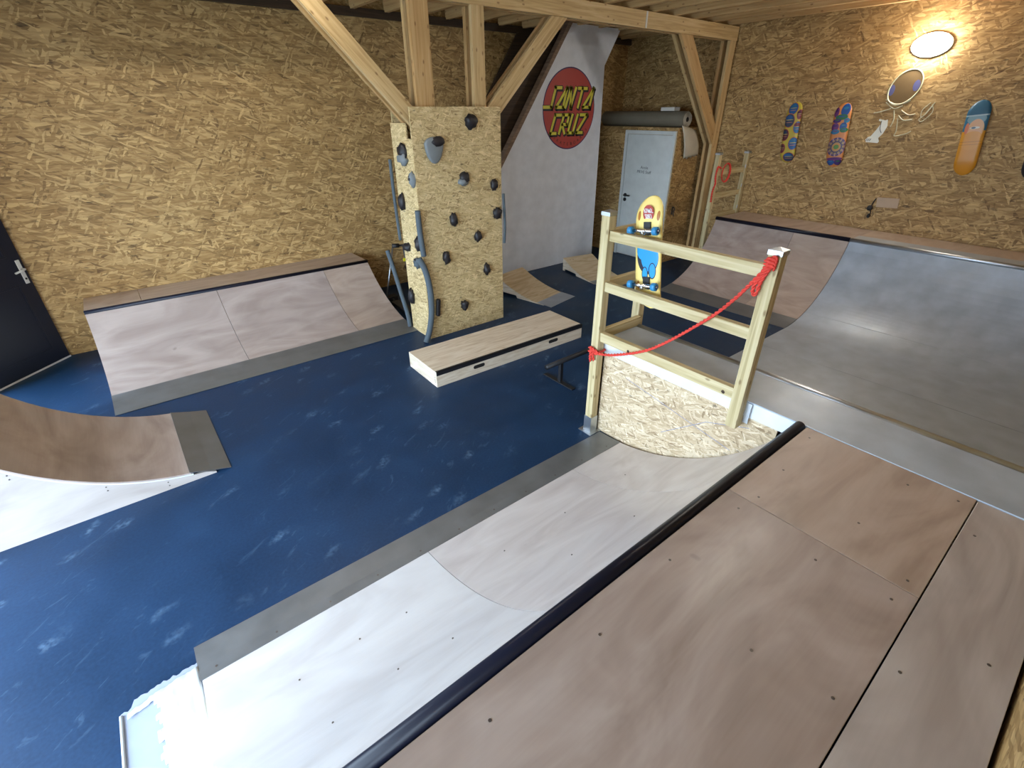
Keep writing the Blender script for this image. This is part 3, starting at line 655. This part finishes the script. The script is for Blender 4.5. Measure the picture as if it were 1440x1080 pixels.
def kicker(loc, rot, label, h_, plate, mark):
    t = thing('kicker_ramp', loc, label, 'ramp')
    w_, L_ = .60, .95; R_ = radius(L_-.02, h_)
    zf = lambda y: R_-math.sqrt(R_*R_-y*y)+.004
    M0 = Matrix.Translation(Vector(loc))
    def add(mb, name, mat):
        o = mb.build(name, mat); o.location = o.location+Vector(loc); attach(o, t); return o
    pf = [(L_*i/16, zf(min(L_-.02, L_*i/16))) for i in range(17)]
    top = add(MB().slab([(y, z+.0) for y, z in pf if y > .14], 0, w_, .012, 'x'), 'ramp_sheet', 'ply_pine')
    add(MB().slab([(-.07, .004), (.08, .012), (.18, zf(.18)+.004)], 0, w_, .003, 'x'), 'floor_plate', plate)
    for xa in (0, w_-.018):
        add(MB().prism([(y, max(.004, z-.013)) for y, z in pf[1:]]+[(L_, 0), (L_-.05, 0), (L_-.06, .035), (L_*.60, .035), (L_*.58, 0), (pf[1][0], 0)], xa, xa+.018, 'x'), 'side_panel', 'ply_birch')
    add(MB().box((0.018, L_-.018, .0), (w_-.018, L_, zf(L_-.02)-.013)), 'back_panel', 'ply_birch')
    if mark:
        for i, ch in enumerate('28'):
            o = text_obj('stamp', ch, .05, 'print_redmark', None, basis((1, 0, 0), (0, .96, .26), (0, -.26, .96), (loc[0]+.09+i*.06, loc[1]+L_-.07, zf(L_-.09)+.008))); attach(o, t)
    t.rotation_euler.z = rot; return t
kicker((4.365, 4.72, 0), math.radians(11), 'small plywood kicker ramp with pale steel toe beside the climbing tower', .25, 'galvanised', False)
kicker((5.60, 4.93, 0), math.radians(-10), 'small plywood kicker ramp with red stamped marks near the white door', .205, 'galvanised', True)

# ------------------------------------------------------------------ guard rail on the steel ramp
gd = thing('guard_rail', (2.7, 1.7, 0), 'three-bar treated timber guard rail around the steel ramp corner', 'railing')
def post(x0, y0, z0, z1, parent, capz=True, w=.07):
    o = board('post', (x0+w/2, y0+w/2, z0), (x0+w/2, y0+w/2, z1), w, w, 'treated', parent)
    m = MB(); e = .004; m.box((x0-e, y0-e, z1-.022), (x0+w+e, y0+w+e, z1+.003)); c = len(m.v)
    m.add([(x0-e, y0-e, z1+.003), (x0+w+e, y0-e, z1+.003), (x0+w+e, y0+w+e, z1+.003), (x0-e, y0+w+e, z1+.003), (x0+w/2, y0+w/2, z1+.018)], [(0, 1, 4), (1, 2, 4), (2, 3, 4), (3, 0, 4)])
    m.build('post_cap', 'galvanised', parent); return o
GX = 2.604
post(GX, 2.225, .012, 1.80, gd); post(GX, 1.065, .67, 1.765, gd); post(3.13, 2.275, 0.0, 1.80, gd)
m = MB(); m.box((GX-.035, 2.19, 0), (GX+.105, 2.33, .006)); m.build('base_plate', 'galvanised', gd)
m = MB(); m.box((GX-.004, 2.221, .006), (GX-.001, 2.299, .15)); m.box((GX+.071, 2.221, .006), (GX+.074, 2.299, .15)); m.box((GX-.001, 2.221, .006), (GX+.071, 2.224, .15)); m.build('post_shoe', 'galvanised', gd)
for z0, z1 in ((1.612, 1.682), (1.250, 1.320), (.852, .925)):
    board('rail', (GX+.038, 1.135, (z0+z1)/2), (GX+.038, 2.225, (z0+z1)/2), z1-z0, .045, 'treated', gd, Vector((1, 0, 0)))
    board('rail', (GX+.07, 2.262, (z0+z1)/2), (3.13, 2.262, (z0+z1)/2), z1-z0, .045, 'treated', gd, Vector((0, 1, 0)))
m = MB(); m.box((GX+.068, 1.030, .70), (GX+.0735, 1.060, .84)); m.box((GX+.072, 1.030, .70), (GX+.0755, 1.064, .84)); m.build('angle_bracket', 'galvanised', gd)
m = MB().tube([(GX-.006, 1.10, 1.715), (GX, 1.10, 1.715)], .011, 10); m.build('bolt', 'galvanised', gd)
kn = MB()
for y_, z_ in ((1.95, .87), (1.2, .875)): kn.blob((GX+.0145, y_, z_), (.002, .012, .012), y_, .2, 8, 6)
kn.build('knot', 'stair_brown', gd)

def spline(p_, k=8):
    pts = []
    for i in range(len(p_)-1):
        p0, p1, p2, p3 = (Vector(p_[max(0, min(len(p_)-1, q))]) for q in (i-1, i, i+1, i+2))
        for j in range(k):
            t_ = j/k; pts.append(.5*((2*p1)+(p2-p0)*t_+(2*p0-5*p1+4*p2-p3)*t_*t_+(3*p1-p0-3*p2+p3)*t_**3))
    return pts+[Vector(p_[-1])]
def rope(m, pts, r):
    """two twisted strands"""
    pts = [Vector(p) for p in pts]; L = 0; A_ = []; B_ = []
    for i, p in enumerate(pts):
        t_ = (pts[min(len(pts)-1, i+1)]-pts[max(0, i-1)]).normalized(); u = t_.cross(Vector((0.3, .1, 1))).normalized(); v = t_.cross(u)
        if i: L += (p-pts[i-1]).length
        a = L/r*1.1; d = (u*math.cos(a)+v*math.sin(a))*r*.5; A_.append(p+d); B_.append(p-d)
    m.tube(A_, r*.62, 6); m.tube(B_, r*.62, 6)
rp = thing('rope', (2.59, 1.7, .74), 'red rope slung between the two guard posts', 'rope')
rxp = GX-.012
m = MB(); rope(m, spline([(rxp, 2.262, .765), (rxp, 2.20, .765), (rxp, 2.02, .825), (rxp, 1.73, .985), (rxp, 1.41, 1.28), (rxp, 1.25, 1.47), (rxp-.004, 1.115, 1.685)], 40), .0105); m.build('line', 'rope_red', rp, smooth=True)
m = MB(); z_ = .765
rope(m, spline([(GX-.012, 2.30, z_+.02), (GX-.016, 2.26, z_+.025), (GX-.012, 2.215, z_+.01), (GX+.04, 2.208, z_), (GX+.083, 2.22, z_)], 14), .0105)
rope(m, spline([(GX-.014, 2.30, z_-.01), (GX-.018, 2.26, z_), (GX-.014, 2.218, z_-.012)], 10), .0105)
rope(m, spline([(GX-.024, 2.27, z_+.04), (GX-.03, 2.265, z_), (GX-.022, 2.275, z_-.05), (GX-.02, 2.27, z_-.09)], 10), .0105); rope(m, spline([(GX-.02, 2.25, z_+.03), (GX-.026, 2.245, z_-.03), (GX-.018, 2.24, z_-.07)], 10), .0105); m.build('knot', 'rope_red', rp, smooth=True)
m = MB()
for k_ in range(4): rope(m, spline([(GX-.012-.004*k_, 1.13, 1.66+.018*k_), (GX-.026, 1.11, 1.675+.018*k_), (GX-.022, 1.085, 1.69+.016*k_), (GX-.010, 1.08, 1.675+.012*k_)], 10), .0105)
rope(m, spline([(GX-.015, 1.10, 1.70), (GX-.025, 1.115, 1.66), (GX-.018, 1.15, 1.60), (GX-.018, 1.16, 1.545), (GX-.018, 1.148, 1.525), (GX-.018, 1.135, 1.545), (GX-.016, 1.13, 1.60), (GX-.020, 1.10, 1.68)], 10), .0105); m.build('knot', 'rope_red', rp, smooth=True)

# ------------------------------------------------------------------ skateboard hung on the guard rail
def deck_mesh(hl, hw, th, kick, n=28, k=6, concave=.006):
    """deck: length along local z, width along local y, underside towards -x"""
    m = MB(); vs = []; uvs = []
    for side in (0, 1):
        for j in range(n+1):
            t_ = -hl*math.cos(math.pi*j/n); a = abs(t_); s0 = hl*.66; w_ = hw if a < s0 else hw*math.sqrt(max(.0004, 1-((a-s0)/(hl-s0))**2))
            bx_ = kick*max(0, (a-hl*.62)/(hl*.38))**1.4
            for i in range(k+1):
                u = -1+2*i/k; vs.append((bx_+concave*u*u+(th if side else 0), u*w_, t_)); uvs.append((u*w_, t_))
    N = (n+1)*(k+1); fs = []
    for j in range(n):
        for i in range(k):
            q = j*(k+1)+i; fs += [(q, q+1, q+k+2, q+k+1), (N+q, N+q+k+1, N+q+k+2, N+q+1)]
    for j in range(n):
        for i in (0, k):
            q = j*(k+1)+i; fs.append((q, q+k+1, N+q+k+1, N+q))
    for i in range(k):
        for j in (0, n):
            q = j*(k+1)+i; fs.append((q, q+1, N+q+1, N+q))
    return m.add(vs, fs, uvs)
Y_, B_, K_ = (.93, .72, .23), (.012, .30, .66), (.012, .014, .03)
print_mat('print_yellow', Y_, [('e', .0, -.01, .086, .115, K_), ('e', -.015, -.005, .070, .10, B_), ('e', .045, .03, .045, .06, B_), ('e', -.04, -.10, .030, .055, K_), ('e', -.04, -.10, .024, .048, B_), ('e', .02, -.125, .026, .05, K_), ('e', .02, -.125, .020, .043, B_),
                               ('e', .075, .255, .012, .03, (.45, .16, .02)), ('e', -.075, .255, .012, .03, (.45, .16, .02)), ('e', .075, -.205, .012, .03, (.45, .16, .02)), ('e', -.075, -.205, .012, .03, (.45, .16, .02))])
sk = thing('skateboard', (2.735, 1.955, 1.18), 'yellow skateboard with blue wheels hung by its trucks on the guard rail', 'skateboard')
SB = Matrix.Translation((2.728, 1.972, 1.545)) @ Matrix.Rotation(math.radians(-8), 4, 'X') @ Matrix.Rotation(math.radians(0), 4, 'Y')
dk = deck_mesh(.375, .102, .011, .045).build('deck', 'print_yellow', sk, M=SB, smooth=True)
deck_mesh(.372, .101, .001, .045).build('grip_tape', 'black_rubber', sk, M=SB @ Matrix.Translation((.012, 0, 0)), smooth=True)
lm = SB @ Matrix.Translation((.003, .0, .270)) @ Matrix.Diagonal((1, 1.25, 1.25, 1))
m = MB().prism([(.034*math.cos(i*math.pi/16), .042*math.sin(i*math.pi/16)) for i in range(32)], -.002, 0, 'x'); m.build('round_logo', 'logo_red', dk, M=lm)
for wd_, z0 in (('SANTA', .004), ('CRUZ', -.024)):
    m = MB()
    for q in lettering(wd_, -.026 if wd_ == 'SANTA' else -.022, z0, .0105, .018, .0035, .25, None): m.prism([(p.x, p.y) for p in q], -.0026, -.0019, 'x')
    m.build('logo_text', 'print_white', dk, M=lm)
for zt_ in (.168, -.192):
    tr = thing('truck', (0, 0, 0), None, None); tr.matrix_world = SB @ Matrix.Translation((0, 0, zt_)); attach(tr, sk)
    tm = SB @ Matrix.Translation((0, 0, zt_))
    def tp(mb, name, mat, smooth=True): return mb.build(name, mat, tr, M=tm, smooth=smooth)
    tp(MB().box((-.012, -.026, -.035), (-.001, .026, .050)), 'baseplate', 'black_steel', False)
    tp(MB().tube([(-.052, -.085, 0), (-.052, -.03, 0), (-.048, 0, -.004), (-.052, .03, 0), (-.052, .085, 0)], [.010, .013, .018, .013, .010], 12), 'hanger', 'truck_metal')
    tp(MB().tube([(-.01, 0, -.018), (-.066, 0, -.012)], [.016, .013], 12), 'kingpin', 'truck_metal')
    for sy in (-1, 1):
        tp(MB().tube([(-.052, sy*.080, 0), (-.052, sy*.084, 0), (-.052, sy*.112, 0), (-.052, sy*.116, 0)], [.022, .027, .027, .022], 20), 'wheel', 'wheel_blue')
        tp(MB().tube([(-.052, sy*.1155, 0), (-.052, sy*.1175, 0)], .014, 12), 'wheel_core', 'wheel_core')
        tp(MB().tube([(-.052, sy*.1175, 0), (-.052, sy*.122, 0)], .005, 8), 'axle_nut', 'truck_metal')

# ------------------------------------------------------------------ far guard rail by the deck-hung wall
fg = thing('guard_rail', (7.8, 4.29, 0), 'greenish treated timber guard rail closing the brown quarter pipe by the wall', 'railing')
post(7.33, 4.255, 0.0, 1.83, fg); post(8.165, 4.255, 0.0, 1.815, fg)
for z0 in (1.56, 1.22, .90): board('rail', (7.40, 4.30, z0), (8.165, 4.30, z0), .075, .045, 'treated', fg)
for zz in (.97, 1.30, 1.58): bx('bracket', (8.150, 4.252, zz), (8.166, 4.262, zz+.05), 'galvanised', fg)
rc_ = thing('rope_coil', (7.6, 4.25, 1.4), 'thin red rope coil hung on the far guard rail', 'rope')
m = MB()
for k_ in range(3): m.tube([(7.60+(.105+.006*k_)*math.cos(a), 4.262-.006*k_, 1.55+(.125+.005*k_)*math.sin(a)) for a in [i*2*math.pi/28 for i in range(29)]], .008, 6)
m.build('loop', 'rope_red', rc_, smooth=True)
m = MB(); rope(m, spline([(7.45, 4.262, 1.62), (7.32, 4.245, 1.64), (7.31, 4.25, 1.50), (7.325, 4.24, 1.42), (7.30, 4.25, 1.30), (7.31, 4.25, 1.15)], 14), .013); rope(m, spline([(7.33, 4.24, 1.66), (7.30, 4.245, 1.55), (7.32, 4.238, 1.40)], 14), .013); m.build('tail', 'rope_red', rc_, smooth=True)

# ------------------------------------------------------------------ decks and other things on the right wall
OV = []
pal = [(.02, .10, .28), (.16, .03, .05), (.03, .05, .10), (.02, .14, .30), (.10, .02, .04)]
for i, (u, v_, ru, rv) in enumerate(((.02, .315, .062, .072), (-.085, .235, .035, .06), (.045, .165, .07, .085), (-.085, .07, .055, .075), (.08, -.02, .055, .075), (-.06, -.14, .065, .08), (.085, -.20, .04, .06), (-.02, -.32, .075, .06))):
    OV += [('e', u, v_, ru*1.12, rv*1.10, (.55, .16, .05)), ('e', u, v_, ru, rv, pal[i % 5]), ('e', u+.012, v_+rv*.45, ru*.72, rv*.36, pal[(i+3) % 5]), ('e', u, v_+rv*.12, ru*.8, rv*.06, (.45, .40, .12)), ('e', u, v_-rv*.28, ru*.7, rv*.06, (.40, .18, .12))]
print_mat('print_dots', (.52, .42, .055), OV)
FL = []
fc = [(.015, .07, .26), (.14, .03, .16), (.02, .14, .04), (.02, .16, .30), (.05, .02, .14)]
for i, (u, v_, ru, rv) in enumerate(((-.03, .31, .055, .075), (.075, .29, .03, .06), (.0, .225, .075, .035), (-.07, .18, .035, .03), (.05, .185, .05, .026), (-.04, .11, .045, .05), (.06, .11, .045, .05), (-.055, .065, .05, .03), (.05, .05, .055, .03), (-.05, -.335, .05, .04), (.045, -.335, .05, .04), (0, -.29, .10, .02))):
    FL += [('e', u, v_, ru, rv, fc[i % 5]), ('e', u, v_+rv*.3, ru*.55, rv*.22, fc[(i+3) % 5])]
for r0, r1, c in ((.118, .80, (.05, .04, .12)), (.092, .82, (.30, .24, .10)), (.074, .78, (.05, .04, .10)), (.056, .8, (.34, .28, .10))): FL.append(('r', 0, -.14, r0, r1, c))
for i in range(12):
    a = i*math.pi/6; FL += [('e', .105*math.cos(a), -.14+.105*math.sin(a), .010, .016, (.36, .20, .24)), ('e', .083*math.cos(a+.26), -.14+.083*math.sin(a+.26), .008, .010, (.04, .04, .12))]
FL += [('e', 0, -.14, .034, .030, (.08, .22, .03))]
print_mat('print_flowers', (.60, .22, .06), FL)
print_mat('print_sunset', (.62, .27, .025), [('b', .08, .5, (.025, .13, .22)), ('e', .0, .205, .085, .055, (.16, .28, .32)), ('e', -.01, .09, .075, .115, (.66, .36, .16)), ('e', .07, .11, .018, .06, (.60, .18, .08)), ('e', .0, -.02, .10, .10, (.64, .29, .03)), ('e', .0, .115, .045, .013, (.70, .66, .55)), ('e', .01, .115, .02, .010, (.06, .12, .16)),
                                             ('b', -.035, -.030, (.40, .15, .02)), ('b', -.065, -.061, (.40, .15, .02)), ('b', .235, .25, (.30, .42, .46)), ('b', .25, .5, (.012, .085, .150)), ('b', -.5, -.245, (.62, .25, .010))])
print_mat('print_black', (.012, .012, .02), [('b', -.24, .5, (.02, .02, .03))])
for (ym, zm, tilt, mat, lab) in ((3.70, 2.09, 5, 'print_dots', 'skateboard deck printed with dark dots on yellow, mounted on the wall'), (3.045, 2.075, 6, 'print_flowers', 'skateboard deck with orange and blue floral print, mounted on the wall'),
                                 (1.60, 2.085, 7, 'print_sunset', 'skateboard deck fading from dark blue to orange, mounted on the wall'), (.985, 2.085, 7, 'print_black', 'black skateboard deck on the wall next to the orange and blue one')):
    Md = Matrix.Translation((XR-.062, ym, zm)) @ Matrix.Rotation(math.radians(-tilt), 4, 'X')
    o = deck_mesh(.40, .104, .011, .042).build('skateboard_deck', mat, M=Md, smooth=True); tag(o, lab, 'skateboard deck')
def wall_lamp(M, label):
    """bulkhead lamp in local axes: x out of the wall, y along it, z up"""
    t = thing('wall_lamp', M.translation, label, 'lamp'); n = 32
    MB().prism([(.205*math.cos(2*math.pi*i/n), .125*math.sin(2*math.pi*i/n)) for i in range(n)], 0, .035, 'x').build('lamp_base', 'plastic_white', t, M=M, bevel=.006)
    m = MB()
    for j in range(6):
        a = j*math.pi/2/6; m_ = math.cos(a)
        m.v += [Vector((.035+.10*math.sin(a), .195*m_*math.cos(2*math.pi*i/n), .115*m_*math.sin(2*math.pi*i/n))) for i in range(n)]
    m.v.append(Vector((.135, 0, 0)))
    m.f = [(j*n+i, j*n+(i+1) % n, (j+1)*n+(i+1) % n, (j+1)*n+i) for j in range(5) for i in range(n)]+[(5*n+i, 5*n+(i+1) % n, 6*n) for i in range(n)]
    m.build('lamp_diffuser', 'lamp_glow', t, M=M, smooth=True)
wall_lamp(basis((-1, 0, 0), (0, -1, 0), (0, 0, 1), (XR, 2.335, 3.055)), 'oval bulkhead lamp glowing high on the deck-hung wall')
def batten(x0, y0, L_, label):
    t = thing('ceiling_batten', (x0+L_/2, y0, 3.40), label, 'lamp')
    bx('batten_body', (x0, y0-.03, 3.445), (x0+L_, y0+.03, ZC), 'plastic_white', t)
    MB().tube([(x0+.02, y0, 3.427), (x0+L_-.02, y0, 3.427)], .016, 12).build('tube', 'tube_glow', t, smooth=True)
    for x_ in (x0, x0+L_-.02): bx('tube_holder', (x_, y0-.02, 3.405), (x_+.02, y0+.02, 3.445), 'plastic_white', t)
batten(.15, 4.3, 1.5, 'long tube lamp fixed under the ceiling joists in front of the beam')
batten(3.2, 1.3, 1.5, 'added unseen tube lamp under the ceiling joists brightening the steel ramp side')  # added out of view to brighten the steel ramp and the white wall

dc = thing('face_decal', (XR, 2.5, 2.3), 'outline wall decal of a round head with two dark eyes and thin limbs', 'decal')
dcx = XR-.001
dcl = lambda pts, r, name, mat='decal_cream': MB().tube(spline([(dcx-.002, *p) for p in pts], 8), r, 5).build(name, mat, dc)
hc = (2.465, 2.63)
hp = [(hc[0]+(.165*math.cos(a)*math.cos(.55)-.20*math.sin(a)*math.sin(.55))*.95, hc[1]+(.165*math.cos(a)*math.sin(.55)+.21*math.sin(a)*math.cos(.55))*.95) for a in [i*2*math.pi/26 for i in range(26)]]
MB().prism(hp, dcx-.0012, dcx, 'x').build('head_film', 'decal_shade', dc)
dcl(hp+[hp[0]], .008, 'head_outline')
for (yy, zz, ry, rz) in ((2.60, 2.60, .032, .06), (2.35, 2.645, .035, .06)): MB().prism([(yy+ry*math.cos(i*math.pi/10), zz+rz*math.sin(i*math.pi/10)) for i in range(20)], dcx-.003, dcx, 'x').build('eye', 'decal_blue', dc)
dcl([(2.63, 2.50), (2.52, 2.45), (2.42, 2.455), (2.36, 2.49)], .007, 'mouth'); dcl([(2.62, 2.47), (2.51, 2.40), (2.42, 2.43)], .006, 'mouth')
for L_ in ([(2.54, 2.40), (2.66, 2.36), (2.72, 2.35)], [(2.42, 2.38), (2.33, 2.33), (2.26, 2.34)], [(2.50, 2.38), (2.47, 2.28), (2.48, 2.19)], [(2.43, 2.32), (2.36, 2.27), (2.27, 2.28)], [(2.43, 2.29), (2.40, 2.15), (2.40, 2.09), (2.28, 2.12), (2.24, 2.15)]): dcl(L_, .0055, 'limb')
lgd = thing('foot_decal', (XR, 2.6, 2.0), 'pale cut-out decal of a bare leg and foot on the wall', 'decal')
ft = [(2.63, 2.28), (2.56, 2.265), (2.535, 2.275), (2.515, 2.20), (2.54, 2.11), (2.575, 2.06), (2.555, 2.02), (2.565, 2.00), (2.66, 2.005), (2.705, 2.005), (2.72, 2.035), (2.70, 2.065), (2.67, 2.08), (2.63, 2.15), (2.60, 2.22), (2.595, 2.25), (2.635, 2.26)]
MB().prism(ft, XR-.0015, XR, 'x').build('leg_shape', 'decal_white', lgd)
m = MB()
for k_ in range(3): m.tube([(XR-.002, 2.71-.02*k_, 2.02), (XR-.002, 2.695-.02*k_, 2.05)], .004, 5)
m.build('toe_line', 'print_grey', lgd)
MB().tube(spline([(XR-.002, 2.60, 2.26), (XR-.002, 2.59, 2.17), (XR-.002, 2.56, 2.12)]), .004, 5).build('leg_line', 'print_grey', lgd)
m = MB(); sq = [(2.14, 2.46), (2.20, 2.38), (2.18, 2.30), (2.12, 2.42), (2.10, 2.46), (2.15, 2.34), (2.20, 2.28), (2.16, 2.26), (2.09, 2.36), (2.12, 2.44)]
m.tube(spline([(XR-.003, *p) for p in sq]), .0045, 5); o = m.build('scribble_decal', 'decal_cream'); tag(o, 'small looping scribble decal between the lamp and the orange deck', 'decal')
pq = thing('wall_plaque', (XR, 2.2, 1.2), 'small plywood plaque screwed low on the deck-hung wall', 'plaque')
MB().prism([(2.345, 1.345), (2.09, 1.355), (2.075, 1.235), (2.325, 1.225)], XR-.022, XR-.001, 'x').build('plate', 'plaque', pq, bevel=.002)
MB().prism([(2.09, 1.355), (2.045, 1.345), (2.05, 1.225), (2.075, 1.235)], XR-.012, XR-.001, 'x').build('worn_end', 'osb', pq)
cb_ = thing('wall_cable', (XR, 2.38, 1.08), 'short black cable with round plug beside the wall plaque', 'cable')
MB().tube(spline([(XR-.012, 2.355, 1.33), (XR-.02, 2.375, 1.27), (XR-.03, 2.38, 1.20), (XR-.02, 2.365, 1.14), (XR-.012, 2.375, 1.10)]), .007, 6).build('wire', 'black_rubber', cb_, smooth=True)
MB().blob((XR-.035, 2.388, 1.205), (.033, .036, .036), 2, .08).build('plug', 'black_rubber', cb_, smooth=True); MB().blob((XR-.02, 2.376, 1.10), (.02, .022, .03), 5, .15).build('plug', 'black_rubber', cb_, smooth=True)

# ------------------------------------------------------------------ open navy door at the left
Dv = Vector((-.70, -.714, 0)); D0 = Vector((-.888, YB-.036, 0)); Dn = Vector((.714, -.70, 0))
ld = thing('open_door', (-1.2, 6.65, 0), 'dark navy metal door standing open against the back wall', 'door')
Md = basis(Dv, -Dn, (0, 0, 1), D0)   # local x along the leaf, y away from the room, z up
def dp(mb, name, mat, bevel=0, smooth=False): return mb.build(name, mat, ld, M=Md, bevel=bevel, smooth=smooth)
dp(MB().box((0, .0, .012), (.93, .045, 2.08)), 'door_leaf', 'door_navy', .003)
for x0, x1, z0, z1 in ((.13, .80, .16, .88), (.13, .80, 1.15, 1.95)):
    m = MB()
    for lo, hi in (((x0, -.006, z0), (x1, .0, z0+.02)), ((x0, -.006, z1-.02), (x1, .0, z1)), ((x0, -.006, z0+.02), (x0+.02, .0, z1-.02)), ((x1-.02, -.006, z0+.02), (x1, .0, z1-.02))): m.box(lo, hi)
    dp(m, 'panel_moulding', 'door_navy', .002)
dp(MB().box((.0, -.008, .004), (.93, .0, .020)), 'bottom_seal', 'seal_white')
dp(MB().box((.032, -.010, .87), (.072, -.0, 1.11)), 'handle_plate', 'handle_light', .004)
dp(MB().tube([(.052, -.008, 1.02), (.052, -.055, 1.02), (.062, -.062, 1.02), (.165, -.062, 1.005)], .0095, 8), 'door_lever', 'handle_light', 0, True)
dp(MB().tube([(.052, -.012, .92), (.052, -.008, .92)], .011, 10), 'keyhole', 'black_steel')

# ------------------------------------------------------------------ torn white sheet on the floor at the ramp end
ts = thing('torn_white_sheet', (-.53, 1.6, 0), 'torn white sheeting on the blue floor against the ramp end', 'sheeting')
random.seed(3)
edge = [(-.372, 2.085)]+[(-.372-.318*i/24, 2.082-.045*(i/24)**2*.6+random.uniform(-.008, .008)-(.03 if i > 20 else 0)) for i in range(1, 25)]
pts = [(-.69, 2.02), (-.692, 1.3), (-.372, 1.3)]
MB().prism(edge+pts, .0, .006, 'z').build('under_layer', 'sheet_lilac', ts)
edge2 = [(-.374, 2.06)]+[(-.374-.29*i/24, 2.055-.05*(i/24)**2+random.uniform(-.006, .006)) for i in range(1, 25)]
m = MB(); n1, n2 = 26, 26; vs = []
for j in range(n2+1):
    for i in range(n1+1):
        u = i/n1; x_ = -.374-.29*u; ytop = 2.052-.05*u*u+.008*noise.noise(Vector((u*14, 3, 0))); y_ = 1.3+(ytop-1.3)*j/n2
        if u > .62 and j/n2 < .93: pass
        z_ = .013+.012*max(0, noise.noise(Vector((x_*16+y_*9, y_*22-x_*8, 1))))+.006*noise.noise(Vector((x_*50, y_*40, 4)))
        vs.append((x_, y_, z_))
fs = []
for j in range(n2):
    for i in range(n1):
        lim = .60+.05*math.sin(j*1.9)
        if i/n1 > lim and j/n2 < .93: continue
        q = j*(n1+1)+i; fs.append((q, q+1, q+n1+2, q+n1+1))
o = m.add(vs, fs).build('crinkled_top', 'sheet_white', ts, smooth=True); so = o.modifiers.new('s', 'SOLIDIFY'); so.thickness = .003; so.offset = 1
MB().tube([(-.689, 2.015, .010), (-.691, 1.7, .010), (-.691, 1.3, .010)], .007, 8).build('rolled_edge', 'sheet_white', ts, smooth=True)
